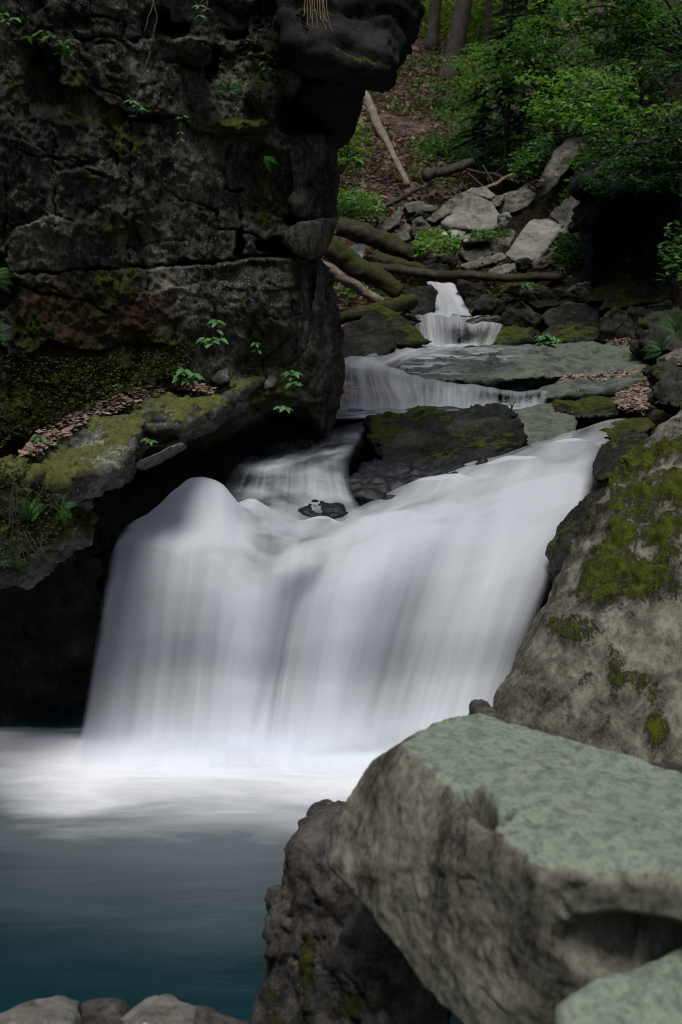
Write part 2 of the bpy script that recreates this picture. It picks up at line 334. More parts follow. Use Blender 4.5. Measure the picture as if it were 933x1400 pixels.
for x, y, z in [(-3, 3, -.9), (-1, 3, -.9), (.2, 4, -.9), (-3, 6, -.9), (-1, 6, -.9), (.6, 6, -.8), (-2.5, 7.4, -.7), (-1, 7.5, -.8), (.7, 7.5, -.7), (0, 8.2, .2), (-1, 8.2, .1), (-2.4, 8.3, -.5), (1.3, 8, .3), (0, 9, 1.05), (1, 9, 1.1), (-.8, 9.2, 1.0),
                (1.6, 4.2, .2), (2.5, 3.5, .6), (1.2, 2.5, .3), (2.2, 6, .9), (3.5, 8, 1.9), (3.2, 5, 1.6), (.3, 1.5, -.1), (0, 0, .9), (-2, .5, 0), (2.5, .5, 1.2), (0, -3, 1.3), (-3, -3, 1.2), (3, -3, 2),
                (-2.6, 11, 3), (-1.4, 12, 2.2), (-3.2, 9.5, 5.5), (-2.2, 14, 3.4), (-2.5, 18, 4.5), (-4.5, 8, 6.3), (-5, 4, 6), (-7, 0, 6), (-8, -6, 7), (-6, 16, 7), (-8, 24, 10), (-12, 10, 11), (-30, 0, 26), (-30, 30, 28), (-60, 0, 40), (-80, 80, 50), (-80, -60, 45),  # unseen outer banks, here and below, raised to block low sky light
                (6, 10, 4.4), (8, 3, 6), (8, -5, 7), (8, 16, 7.5), (9, 24, 10), (12, 10, 10), (30, 0, 26), (30, 30, 28), (60, 0, 40), (80, 80, 50), (80, -60, 45), (0, -12, 3), (0, -40, 9), (0, -80, 24), (0, 44, 8.6), (0, 60, 8.6), (8, 44, 10.5), (0, 110, 26), (-10, 44, 12), (3, 38.5, 8.9), (0, 38.5, 8.9)]:
    ANCH.append((x, y, z))
ANCH = np.array(ANCH)
_D = np.linalg.norm(ANCH[:, None, :2] - ANCH[None, :, :2], axis=2)
_A = np.zeros((len(ANCH) + 3,) * 2); n_ = len(ANCH)
_A[:n_, :n_] = _D + np.eye(n_) * -.02; _A[:n_, n_] = 1; _A[:n_, n_ + 1:] = ANCH[:, :2]; _A[n_, :n_] = 1; _A[n_ + 1:, :n_] = ANCH[:, :2].T
_W = np.linalg.solve(_A, np.concatenate([ANCH[:, 2], np.zeros(3)]))
def gz(x, y):
    x = np.asarray(x, float).ravel(); y = np.asarray(y, float).ravel(); out = np.zeros(len(x))
    for s in range(0, len(x), 8000):
        q = np.stack([x[s:s + 8000], y[s:s + 8000]], 1)
        d = np.linalg.norm(q[:, None] - ANCH[None, :, :2], axis=2)
        out[s:s + 8000] = d @ _W[:n_] + _W[n_] + q @ _W[n_ + 1:]
    return out
def ground():
    xs = np.concatenate([-np.geomspace(160, 7, 22), np.arange(-6.8, 9, .15), np.geomspace(9.2, 160, 22)])
    ys = np.concatenate([-np.geomspace(160, 2, 20), np.arange(-1.5, 15, .2), np.arange(15, 40, .17), np.geomspace(40.2, 200, 24)])
    X, Yy = np.meshgrid(xs, ys, indexing='ij'); x, y = X.ravel(), Yy.ravel()
    z = gz(x, y); p = np.stack([x, y, z * .5], 1)
    hill = sstep(12, 20, y)
    z = z + (.22 * fbm(p, 2.2, 3, 5) + .10 * fbm(p, .6, 3, 9)) * (.35 + .65 * hill)
    v = np.stack([x, y, z], 1); f = grid_faces(len(xs), len(ys)); n = vnormals(v, f)
    pr = v - np.array([0, 0, CAMZ])
    lit = np.clip(.75 + .5 * fbm(v, 3, 3, 21) - 1.1 * sstep(.12, .17, x / np.maximum(y, 1)) * sstep(40, 20, y) - .35 * sstep(.04, .1, x / np.maximum(y, 1)) * sstep(24, 26, y), 0, 1)  # leaf cover cut on the right bank so its colour carries shade
    moss = np.clip(.25 + .7 * fbm(v, 2.0, 3, 31) - .15, 0, 1)
    o = mesh_obj('ground', v, f, M['ground'], origin=(0, 0, 0), attrs={'litter': lit, 'moss': moss}); tag(o, kind='structure')
ground()

# ------------------------------------------------------------------ rocks
_ICO = {}
def ico(l):
    if l not in _ICO:
        bm = bmesh.new(); bmesh.ops.create_icosphere(bm, subdivisions=l, radius=1)
        _ICO[l] = (np.array([v.co[:] for v in bm.verts]), np.array([[q.index for q in f.verts] for f in bm.faces])); bm.free()
    return _ICO[l]
def hull_planes(P, c):
    bm = bmesh.new()
    for p in P: bm.verts.new(p - c)
    r = bmesh.ops.convex_hull(bm, input=bm.verts[:]); bm.normal_update()
    out = []
    for f in bm.faces:
        if f.calc_area() < 1e-7: continue
        n = np.array(f.normal[:]); h = float(n @ np.array(f.verts[0].co[:]))
        if h < 0: n, h = -n, -h
        for m, g in out:
            if m @ n > .996 and abs(g - h) < .02 * max(h, .02) + .004: break
        else: out.append((n, max(h, .004)))
    bm.free(); return np.array([o[0] for o in out]), np.array([o[1] for o in out])
SEED = [100]
def rock_geo(pts, depth=.6, lvl=5, k=60, lichn=.8, lichhull=0., wetpix=(), mosspix=(), lichpix=(), fac=1., amp=.035, cuts=8, strata=0., sdir=(0, .15, 1), moss=2., lichen=2., wet=0., wetz=None, carve=(), mossamp=.012, raw=False, drop=.12, cutin=.06, nearest=None, wl=None, crack=1., seed=None):
    SEED[0] += 1; sd = seed if seed is not None else SEED[0]; r_ = np.random.default_rng(sd)
    P = np.array([p if raw else at(*p) for p in pts], float)
    if depth > 0:
        c0 = P.mean(0); B = c0 + (P - c0) * np.array([.82, .8, .82]); B[:, 1] += depth; B[:, 2] -= drop * depth
        P = np.concatenate([P, B])
    c = .5 * (P.mean(0) + .5 * (P.min(0) + P.max(0)))
    N, H = hull_planes(P, c)
    q = P - c; ev, E = np.linalg.eigh(q.T @ q / len(q)); ext = np.array([np.abs(q @ E[:, i]).max() for i in range(3)])
    size = float(np.sort(ext)[1])
    if cuts:                                   # chips knocked off edges and corners
        D = r_.normal(size=(cuts, 3)); D = (D * (1 / (ext @ np.abs(E.T) + 1e-6))); D /= np.linalg.norm(D, axis=1, keepdims=True)
        sup = (q @ D.T).max(0) * (1 - cutin - cutin * 1.6 * r_.random(cuts)); N = np.concatenate([N, D]); H = np.concatenate([H, np.maximum(sup, .01)])
    ds, F = ico(lvl); d = (ds * np.maximum(ext, .25 * ext.max())) @ E.T; d /= np.linalg.norm(d, axis=1, keepdims=True)
    if np.linalg.det(E) < 0: F = F[:, ::-1]
    w = np.maximum(d @ N.T, 0) / H; mx = w.max(1, keepdims=True); wk = (w / mx) ** k; S = wk.sum(1)
    v = c + d / (mx[:, 0] * S ** (1 / k))[:, None]; nn = (wk / S[:, None]) @ N; nn /= np.linalg.norm(nn, axis=1, keepdims=True) + 1e-9
    L = wl or size
    a = amp * size / .5 if wl is None else amp
    a = min(a, .09)
    pw = v + .25 * L * np.stack([noise(v / L * 1.3, sd), noise(v / L * 1.3 + 9, sd), noise(v / L * 1.3 + 5, sd)], 1)
    dsp = a * .4 * fbm(pw, L * .9, 3, sd) + a * .3 * fbm(pw, L * .2, 5, sd + 3, .62) + fac * a * (1.05 * facets(v + (pw - v) * .5, L * .5, sd + 30) + .58 * facets(v + (pw - v) * .3, L * .21, sd + 31) + .3 * facets(v, L * .085, sd + 32))
    ck = np.abs(noise(pw / (L * .55) + 3, sd + 8)); dsp -= crack * a * .9 * np.exp(-(ck / .025) ** 2) * sstep(-.1, .3, noise(v / L * 1.2, sd + 12))
    if strata:
        s = v @ (np.array(sdir) / np.linalg.norm(sdir)) / strata + .35 * noise(v / L * 1.5, sd + 20)
        fr = s - np.floor(s); st = _h(np.floor(s).astype(np.int64), np.zeros(len(s), np.int64), np.zeros(len(s), np.int64), sd) % np.uint32(97) / 97.
        side = 1 - np.abs(nn @ (np.array(sdir) / np.linalg.norm(sdir)))
        dsp += side * (a * 1.1 * (st - .5) - a * 1.0 * np.exp(-((fr - .5) * 2 / .12) ** 2 * 0 - (np.minimum(fr, 1 - fr) / .07) ** 2))
    v = v + nn * dsp[:, None]
    cm = np.zeros(len(v))
    for cp, cr, cd in carve:
        cm = np.maximum(cm, sstep(1.02, .7, np.linalg.norm((v - at(*cp)) / np.array(cr), axis=1)))
        cpw = at(*cp); dd = np.linalg.norm((v - cpw) / np.array(cr), axis=1); v = v - nn * (cd * sstep(1, .35, dd))[:, None]
    n = vnormals(v, F)
    base = fbm(v, max(.3, L * .8), 4, sd + 40)
    mo = sstep(moss - .3, moss + .3, n[:, 2] + base * 1.4 - .1) if moss < 1.9 else np.zeros(len(v))
    li = sstep(lichen - .3, lichen + .3, n[:, 2] * (1 - lichhull) + nn[:, 2] * lichhull + base * lichn) if lichen < 1.9 else np.zeros(len(v))
    we = np.full(len(v), wet)
    X_, Y_ = topix(v)
    for cx, cy, rx, ry, s_ in wetpix: we = np.maximum(we, s_ * np.exp(-(((X_ - cx) / rx) ** 2 + ((Y_ - cy) / ry) ** 2) ** 2))
    if mosspix or lichpix:
        m2 = np.zeros(len(v)); l2 = np.zeros(len(v))
        for cx, cy, rx, ry, s_ in mosspix: m2 = np.maximum(m2, s_ * np.exp(-(((X_ - cx) / rx) ** 2 + ((Y_ - cy) / ry) ** 2) ** 1.5))
        for cx, cy, rx, ry, s_ in lichpix: l2 = np.maximum(l2, s_ * np.exp(-(((X_ - cx) / rx) ** 2 + ((Y_ - cy) / ry) ** 2)))
        mo = np.maximum(mo, np.clip(m2 * .72 + 1.5 * fbm(v, .2, 5, sd + 71, .65) * sstep(.02, .3, m2) - .1, 0, 1)); li = np.maximum(li, l2)
    if wetz is not None: we = np.maximum(we, sstep(wetz[1], wetz[0], v[:, 2] + .1 * base))
    v = v + n * (mossamp * mo * (1 + 1.6 * fbm(v, .09, 2, sd + 60) + 1.6 * fbm(v, .03, 2, sd + 61)))[:, None]
    li = li * (1 - cm)
    return v, F, {'moss': mo, 'lichen': li, 'wet': we}
def rock(name, label, pts, mat, cat='rock', group=None, parent=None, **kw):
    kw.setdefault('seed', zlib.crc32((label or name + str(pts[0])).encode()) % 9000 + 10)
    v, F, A = rock_geo(pts, **kw)
    o = mesh_obj(name, v, F, M[mat], parent=parent, attrs=A, origin=None if parent is None else v.mean(0))
    if parent is None: tag(o, label, cat, group)
    elif label: tag(o, label)
    return o

# ------------------------------------------------------------------ the cliff
CRACKS = [  # (points, width px, depth m)
    ([(-60, 372), (30, 373), (80, 371), (160, 366), (240, 362), (300, 359), (345, 351), (390, 347), (432, 350), (450, 352)], 2.4, .12),
    ([(255, 275), (297, 287), (297, 311), (330, 316), (352, 323), (388, 332)], 1.8, .10), ([(327, 258), (329, 290), (330, 316)], 1.7, .09), ([(310, 205), (309, 240), (307, 258), (330, 262)], 1.5, .08),
    ([(385, 330), (400, 343), (430, 346)], 2.2, .1), ([(405, 290), (425, 306), (444, 320)], 1.3, .05), ([(128, 20), (170, 30), (165, 55), (205, 50)], 2, .08), ([(105, 58), (120, 55), (150, 60), (190, 55)], 1.8, .08),
    ([(60, 210), (120, 222), (170, 212)], 1.2, .04), ([(30, 208), (75, 215), (110, 228), (145, 245), (160, 262)], 1.5, .05), ([(95, 97), (130, 112), (165, 130), (185, 150)], 1.5, .05),
    ([(10, 240), (8, 300), (6, 350)], 2.5, .07), ([(72, 200), (75, 260), (74, 330)], 1.5, .04), ([(70, 150), (78, 200)], 2., .05), ([(180, 160), (178, 250), (172, 320), (178, 360)], 1.8, .05),
    ([(30, 300), (60, 295), (62, 290)], 1.4, .04), ([(250, 275), (230, 262), (210, 240)], 1.3, .04), ([(175, 340), (215, 330), (260, 328)], 1.2, .04), ([(0, 385), (40, 395), (80, 404), (120, 412), (150, 430)], 1.6, .05),
    ([(288, 360), (292, 420), (300, 470)], 1.3, .04), ([(330, 430), (380, 436), (410, 430)], 1.2, .03), ([(395, 395), (405, 440), (390, 470), (355, 495)], 1.3, .04), ([(425, 380), (420, 430), (405, 480)], 2.0, .07),
    ([(225, 45), (250, 60), (290, 62), (310, 80)], 2, .09), ([(275, 70), (285, 110), (292, 125)], 2.5, .1), ([(355, 0), (360, 60), (362, 110)], 2.5, .08), ([(300, 30), (340, 50), (345, 68)], 1.6, .06),
    ([(385, 195), (430, 210), (455, 225)], 1.2, .03), ([(390, 230), (400, 250), (440, 265)], 1.2, .03), ([(240, 380), (240, 480)], 1.5, .03), ([(200, 365), (205, 420), (200, 470)], 1.4, .03)]
CAVES = [(328, 333, 5, 20, .3), (370, 335, 20, 8, .45), (395, 303, 7, 5, .25), (290, 88, 10, 26, .25), (238, 40, 22, 10, .16), (325, 48, 16, 6, .14), (60, 110, 26, 45, .12), (205, 165, 18, 6, .08), (440, 150, 60, 34, .5), (210, 30, 22, 20, .1), (100, 30, 25, 12, .06), (0, 470, 30, 90, .1), (340, 68, 18, 8, .12)]
BUMPS = [(336, 172, 32, 9, .16), (258, 58, 25, 9, .10), (418, 322, 36, 22, .07), (315, 62, 16, 10, .06), (345, 130, 14, 20, .06), (375, 120, 14, 40, .05), (230, 425, 90, 60, .04), (370, 430, 70, 70, .08), (190, 160, 16, 4, .06), (390, 65, 35, 30, .10)]
MOSSP = [(160, 305, 38, 26, .9), (163, 190, 10, 42, .9), (338, 172, 34, 12, 1.3), (288, 170, 24, 50, .6), (358, 250, 16, 55, .8), (368, 290, 18, 22, .7), (138, 385, 9, 26, 1.1), (395, 60, 40, 60, .9), (372, 395, 15, 5, 1.), (350, 95, 25, 40, .6), (130, 240, 40, 8, .6),
         (175, 262, 20, 6, .8), (110, 105, 50, 9, .6), (70, 30, 60, 14, .6), (110, 520, 150, 60, .75), (30, 560, 80, 110, .85), (240, 470, 80, 26, .6), (190, 380, 30, 5, .8), (230, 440, 30, 10, .5), (425, 40, 30, 40, .8), (390, 520, 26, 40, .8), (210, 205, 10, 6, .4), (180, 370, 8, 14, .9)]
SILX = [-500, -150, 0, 60, 118, 140, 165, 178, 200, 250, 275, 295, 312, 340, 352, 372, 400, 425, 445, 475, 505, 560, 640, 1100]
SILV = [455, 455, 455, 455, 455, 455, 460, 459, 456, 455, 460, 462, 455, 446, 440, 447, 449, 452, 461, 464, 463, 461, 452, 440]
def polyd(PX, PY, pts):
    d = np.full(PX.shape, 1e9)
    for (x0, y0), (x1, y1) in zip(pts[:-1], pts[1:]):
        vx, vy = x1 - x0, y1 - y0; t = np.clip(((PX - x0) * vx + (PY - y0) * vy) / (vx * vx + vy * vy), 0, 1)
        d = np.minimum(d, np.hypot(PX - x0 - t * vx, PY - y0 - t * vy))
    return d
def cliff_base(px): return 7.35 + np.asarray(px) * (2.15 / 450.)
def cliff():
    pys = np.concatenate([np.linspace(-520, -15, 40), np.arange(-10, 640, 2.1), np.linspace(645, 1060, 90)])
    us = np.concatenate([np.linspace(-.55, -.012, 34), np.linspace(0, 1, 225)])
    U, PY = np.meshgrid(us, pys, indexing='ij'); Rr = np.interp(pys, SILX, SILV)[None]
    PX = U * Rr; q = PX.ravel(); y = PY.ravel(); u = U.ravel(); rr = (Rr + 0 * U).ravel()
    jx = q + 5 * noise(np.stack([q / 22, y / 22, 0 * q], 1), 3) + 2 * noise(np.stack([q / 7, y / 7, 0 * q], 1), 4); jy = y + 5 * noise(np.stack([q / 22, y / 22, 9 + 0 * q], 1), 3) + 2 * noise(np.stack([q / 7, y / 7, 5 + 0 * q], 1), 4)
    Yb = cliff_base(q); p = at(q, y, Yb)
    rel = .085 * fbm(p, 1.3, 3, 1) + .02 * fbm(p, .35, 4, 2, .6) + .022 * fbm(p, .09, 3, 3, .65, True)
    cw = p + .12 * np.stack([noise(p / .3, 5), noise(p / .3, 6), noise(p / .3, 7)], 1)
    e, c1, tl = cells(cw[:, 0] / .62, cw[:, 2] / .46, 5); rel += .09 * (c1 - .5) + .12 * tl - .035 * np.exp(-(e / .03) ** 2) * sstep(0, .3, noise(p / .5, 47))
    e, c1, tl = cells(cw[:, 0] / .21, cw[:, 2] / .16, 8); am = sstep(-.1, .25, noise(p / .8, 41)); rel += am * (.02 * (c1 - .5) + .03 * tl) + .055 * facets(p + .25 * (cw - p), .34, 61) + .027 * facets(p, .13, 62) + .012 * facets(p, .045, 63) + .005 * fbm(p, .035, 2, 64)
    cn = noise(np.stack([q / 30, y / 30, 0 * q + 3], 1), 14) + .6 * noise(np.stack([q / 9, y / 9, 0 * q + 3], 1), 15)
    for pts, w, dp in CRACKS:
        dd = polyd(jx, jy, pts); rel -= dp * np.clip(.75 + 1.1 * cn, .1, 1.3) * np.exp(-(dd / (w * np.clip(.8 + .9 * cn, .45, 1.8))) ** 2)
    for cx, cy, rx, ry, dp in CAVES: rel -= dp * sstep(1.15, .7, np.maximum(np.abs(jx - cx) / rx, np.abs(jy - cy) / ry) * .6 + .4 * np.hypot((jx - cx) / rx, (jy - cy) / ry))
    for cx, cy, rx, ry, dp in BUMPS: rel += dp * sstep(1.2, .5, np.hypot((jx - cx) / rx, (jy - cy) / ry))
    lip = np.interp(jx, [-200, 130, 260, 300, 345, 432], [374, 368, 362, 360, 352, 350]); rel += .07 * sstep(0, 3, jy - lip) * sstep(60, 330, q) + .05 * np.exp(-((jy - lip - 5) / 4) ** 2) * sstep(280, 320, q)
    ub = np.interp(q, [-300, 0, 80, 190, 300, 380, 420, 470], [760, 720, 655, 625, 585, 545, 555, 640]); uc = sstep(-10, 40, jy - ub)
    rel -= .75 * uc * sstep(470, 380, q)
    mo = np.zeros(len(q)); mn = fbm(p, .22, 4, 51)
    for cx, cy, rx, ry, s in MOSSP: mo = np.maximum(mo, s * np.exp(-(((jx - cx) / rx) ** 2 + ((jy - cy) / ry) ** 2)))
    mo = np.maximum(mo, .5 * sstep(.0, .35, fbm(p, .7, 3, 58) + .25 * sstep(250, 500, y)))
    mo = np.clip(mo + 1.0 * mn * sstep(.1, .4, mo) - .05, 0, 1) * (1 - uc)
    rel += .03 * mo * (1 + 1.5 * fbm(p, .05, 2, 55))
    corner = np.clip((u - .86) / .14, 0, 1); rel -= .55 * (1 - np.sqrt(np.clip(1 - corner ** 2, 0, 1)))
    v = at(q, y, Yb - rel)
    nu, nv = U.shape; v = v.reshape(nu, nv, 3)
    ex = []                                                    # round the corner and run back along the stream
    for t in np.linspace(.06, 1, 14):
        w = v[-1].copy(); w[:, 1] += 4.5 * t; w[:, 0] -= 1.3 * t + .12 * noise(np.stack([w[:, 1] * 2, w[:, 2] * 2, 0 * w[:, 2]], 1), 77); ex.append(w)
    tp = []
    v = np.concatenate([v, np.array(ex)], 0); nu2 = nu + len(ex)
    def pad(a): a = a.reshape(nu, nv); return np.concatenate([a, np.repeat(a[-1:], len(ex), 0)], 0).ravel()
    rust = 1.15 * np.exp(-(((q - 100) / 95) ** 2 + ((y - 430) / 52) ** 2)) + .5 * np.exp(-(((q - 170) / 60) ** 2 + ((y - 330) / 40) ** 2)) + .5 * np.exp(-(((q - 300) / 30) ** 2 + ((y - 130) / 60) ** 2)) + .45 * np.exp(-(((q - 230) / 60) ** 2 + ((y - 430) / 50) ** 2))
    drip = fbm(np.stack([p[:, 0] * 3.2, p[:, 1], p[:, 2] * .5], 1), 1, 4, 71)
    wet = np.clip(uc + np.clip(.25 + .9 * drip, 0, .75) * sstep(330, 150, q) * (1 - uc) + .5 * np.exp(-(((q - 60) / 45) ** 2 + ((y - 150) / 70) ** 2)), 0, 1)  # the undercut term darkens colour for shade; the drip term is seepage
    li = np.clip(.1 + .5 * fbm(p, .5, 3, 81), 0, .5)
    f = grid_faces(nu2, nv)
    o = mesh_obj('cliff', v.reshape(-1, 3), f, M['cliff'], origin=at(200, 600, 8.5), attrs={'moss': pad(mo), 'rust': pad(rust), 'wet': pad(wet), 'lichen': pad(li)})
    tag(o, 'tall dark cracked rock cliff with moss patches left of the waterfall', 'cliff')
    return o
CL = cliff()
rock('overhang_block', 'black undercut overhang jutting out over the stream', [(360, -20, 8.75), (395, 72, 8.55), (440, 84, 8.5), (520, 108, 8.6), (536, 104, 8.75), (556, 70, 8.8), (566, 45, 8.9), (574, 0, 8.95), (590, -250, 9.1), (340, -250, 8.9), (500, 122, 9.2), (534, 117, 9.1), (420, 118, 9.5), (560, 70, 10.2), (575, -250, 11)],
     'wet', parent=CL, depth=0, lvl=6, amp=.045, cuts=5, cutin=.02, moss=1.0, strata=.3, k=260, wl=.5, fac=1.1)  # colour made black to keep the overhang's underside in shade
rock('overhang_block', 'black lower block stepping back under the overhang', [(418, 112, 9.0), (470, 108, 9.1), (502, 118, 9.3), (495, 137, 9.45), (480, 163, 9.9), (458, 179, 10.0), (425, 168, 9.5), (408, 135, 9.1)], 'wet', parent=CL, depth=.9, lvl=5, amp=.03, cuts=3, cutin=.02, k=160)  # shade below the overhang is put into this black stone colour
rock('corner_block', None, [(405, 178, 9.2), (440, 182, 9.35), (457, 200, 9.5), (458, 262, 9.45), (452, 296, 9.4), (425, 300, 9.2), (402, 285, 9.15), (398, 220, 9.15)], 'cliff', parent=CL, depth=.9, lvl=5, amp=.05, cuts=8, wl=.4, moss=1.4)
rock('hanging_block', 'angular grey block wedged at the corner of the cliff', [(386, 330, 9.05), (392, 312, 9.0), (412, 300, 8.98), (432, 305, 9.0), (462, 296, 9.25), (460, 310, 9.2), (447, 338, 9.15), (425, 347, 9.05), (400, 343, 9.0)], 'cliff', parent=CL, depth=.5, lvl=5, amp=.02, cuts=4, cutin=.03, k=40)
rock('broken_block', None, [(388, 60, 8.9), (425, 52, 8.75), (462, 70, 8.7), (445, 92, 8.75), (400, 88, 8.8)], 'cliff', parent=CL, depth=.4, lvl=5, amp=.04, moss=.75)
rock('broken_block', None, [(378, 96, 8.95), (400, 92, 8.9), (412, 110, 8.95), (396, 122, 9.0), (380, 115, 9)], 'cliff', parent=CL, depth=.3, lvl=4, amp=.04, moss=.5)
rock('broken_block', None, [(236, 52, 8.35), (262, 50, 8.3), (290, 66, 8.4), (270, 76, 8.4), (240, 64, 8.35)], 'cliff', parent=CL, depth=.3, lvl=4, amp=.03)
rock('broken_block', None, [(440, 352, 9.4), (452, 362, 9.6), (450, 400, 9.5), (462, 440, 9.7), (464, 480, 9.8), (462, 560, 9.8), (425, 560, 9.4), (405, 510, 9.2), (424, 420, 9.15)], 'cliff', parent=CL, depth=1.2, lvl=6, amp=.05, wet=.35, cuts=10, wl=.5)

# ------------------------------------------------------------------ the ledge below the cliff
GL = 'mossy rocks of the ledge under the cliff'
rock('ledge_rock', 'broad moss-topped ledge rock with brown leaves along its back, left of the fall', [(26, 640, 6.75), (60, 612, 7.15), (110, 583, 7.6), (185, 568, 7.75), (196, 580, 7.5), (182, 604, 7.15), (165, 640, 6.9), (80, 668, 6.6), (85, 692, 6.75), (140, 668, 6.95), (178, 628, 7.25)], 'ledge', group=GL, depth=.55, lvl=6, k=60, amp=.05, moss=.7, cuts=8, cutin=.03, wl=.35, wetz=(1.2, 1.42), lichen=.7)
rock('ledge_rock', 'flat green-topped ledge rock behind a small dark hollow', [(175, 552, 8.15), (235, 534, 8.6), (300, 546, 8.3), (303, 556, 8.05), (262, 576, 7.75), (192, 566, 7.65), (187, 596, 7.6), (188, 612, 7.75), (250, 600, 7.9), (300, 582, 8.2)], 'ledge', group=GL, depth=.5, lvl=6, k=60, amp=.05, moss=.6, cuts=8, cutin=.03, wl=.35, wetz=(1.55, 1.8), lichen=.7)
rock('rock_lip', 'thin pale rock lip catching light in the shade under the ledge', [(180, 634, 7.3), (210, 622, 7.35), (247, 604, 7.55), (253, 609, 7.6), (225, 625, 7.5), (190, 644, 7.4)], 'ledge', group=GL, depth=.4, lvl=4, amp=.03, wet=.25)
rock('ledge_rock', 'stepped ledge rock at the foot of the cliff corner', [(240, 516, 8.8), (275, 500, 9.1), (330, 496, 9.2), (352, 500, 9.1), (356, 522, 8.9), (310, 545, 8.5), (290, 556, 8.4), (300, 580, 8.5), (360, 560, 8.95)], 'ledge', group=GL, depth=.4, lvl=5, amp=.05, moss=.75, wetz=(1.7, 1.95), wl=.4, crack=0, fac=1.5, lichen=.9)
rock('ledge_rock', 'leaning wedge of stone standing beside small ferns below the cliff corner', [(352, 497, 9.05), (362, 498, 9.05), (380, 518, 9.0), (376, 530, 8.95), (360, 532, 8.9)], 'ledge', group=GL, depth=.25, lvl=4, amp=.03, moss=1.1)
rock('ledge_rock', 'small grey stone half buried on top of the ledge', [(285, 520, 8.6), (298, 508, 8.65), (310, 503, 8.7), (314, 520, 8.6), (300, 526, 8.55)], 'ledge', group=GL, depth=.2, lvl=4, amp=.03, moss=1.3)
rock('mossy_bank', 'moss covered bank with hanging roots at the left edge', [(-80, 640, 6.3), (0, 645, 6.55), (45, 640, 6.75), (85, 672, 6.7), (88, 735, 6.8), (64, 790, 6.9), (0, 815, 6.75), (-80, 800, 6.4)], 'ledge', cat='bank', depth=.9, lvl=6, amp=.08, moss=.15, cuts=10, wetz=(.6, 1.05), wl=.4, mossamp=.03)
rock('wet_rock', 'black wet rock in the hollow behind the left edge of the fall', [(20, 790, 7.2), (85, 730, 7.25), (140, 790, 7.6), (150, 900, 7.7), (120, 1010, 7.7), (0, 1020, 7.5), (-60, 800, 7.1)], 'wet', group='dark wet rocks around the fall', depth=.8, lvl=5, amp=.09, wl=.35)  # black base colour holds the undercut's shade

# ------------------------------------------------------------------ near rocks
FB = rock('boulder', 'large near boulder with pale green flat top and a dark notch', [(548, 1018, 3.5), (600, 985, 3.85), (655, 974, 4.0), (740, 1035, 3.72), (933, 1078, 3.4), (1080, 1100, 3.2), (648, 1106, 3.05), (738, 1190, 2.72), (933, 1192, 2.62), (1080, 1240, 2.5), (505, 1045, 3.62), (450, 1130, 3.62), (446, 1178, 3.55), (518, 1262, 3.3), (600, 1372, 3.0), (680, 1440, 2.78), (762, 1440, 2.86), (940, 1340, 3.35), (1080, 1340, 3.4)],
     'front', cat='boulder', group='near boulders right of the pool', depth=0, lvl=7, k=160, amp=.011, cuts=3, cutin=.01, lichen=.84, lichn=.13, lichhull=.9, wl=.3, fac=.8, carve=[((655, 1103, 3.03), (.055, .15, .04), .22), ((905, 1262, 2.78), (.3, .42, .125), .17)], crack=.6)
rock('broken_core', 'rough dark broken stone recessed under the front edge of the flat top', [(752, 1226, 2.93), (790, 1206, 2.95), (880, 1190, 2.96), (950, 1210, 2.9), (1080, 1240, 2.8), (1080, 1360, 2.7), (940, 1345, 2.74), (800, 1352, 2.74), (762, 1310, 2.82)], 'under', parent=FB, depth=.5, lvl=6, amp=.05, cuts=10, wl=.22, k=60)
rock('boulder_step', 'lower pale green shelf stone in the bottom right corner of the photo', [(768, 1368, 2.42), (850, 1332, 2.56), (935, 1300, 2.66), (1080, 1260, 2.8), (1080, 1480, 2.3), (930, 1480, 2.2), (775, 1470, 2.3), (765, 1400, 2.38)], 'front', cat='rock', group='near boulders right of the pool', depth=.35, drop=1.2, lvl=5, k=80, amp=.025, lichen=.3, wl=.35, cuts=4, cutin=.02)
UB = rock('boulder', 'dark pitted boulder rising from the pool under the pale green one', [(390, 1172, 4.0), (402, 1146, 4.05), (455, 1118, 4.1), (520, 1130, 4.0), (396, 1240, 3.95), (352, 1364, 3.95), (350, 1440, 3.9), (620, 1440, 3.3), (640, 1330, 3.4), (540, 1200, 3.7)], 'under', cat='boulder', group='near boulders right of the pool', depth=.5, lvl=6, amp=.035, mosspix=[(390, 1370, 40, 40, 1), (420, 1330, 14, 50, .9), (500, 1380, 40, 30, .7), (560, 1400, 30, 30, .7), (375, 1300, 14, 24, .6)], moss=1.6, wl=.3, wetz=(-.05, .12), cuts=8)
rock('knob', 'rounded dark knob on the pool side of the boulder', [(364, 1268, 3.96), (372, 1250, 3.96), (400, 1238, 3.92), (410, 1290, 3.9), (388, 1312, 3.95), (370, 1290, 3.96)], 'under', parent=UB, depth=.3, lvl=4, amp=.04, moss=1.4, wl=.2)
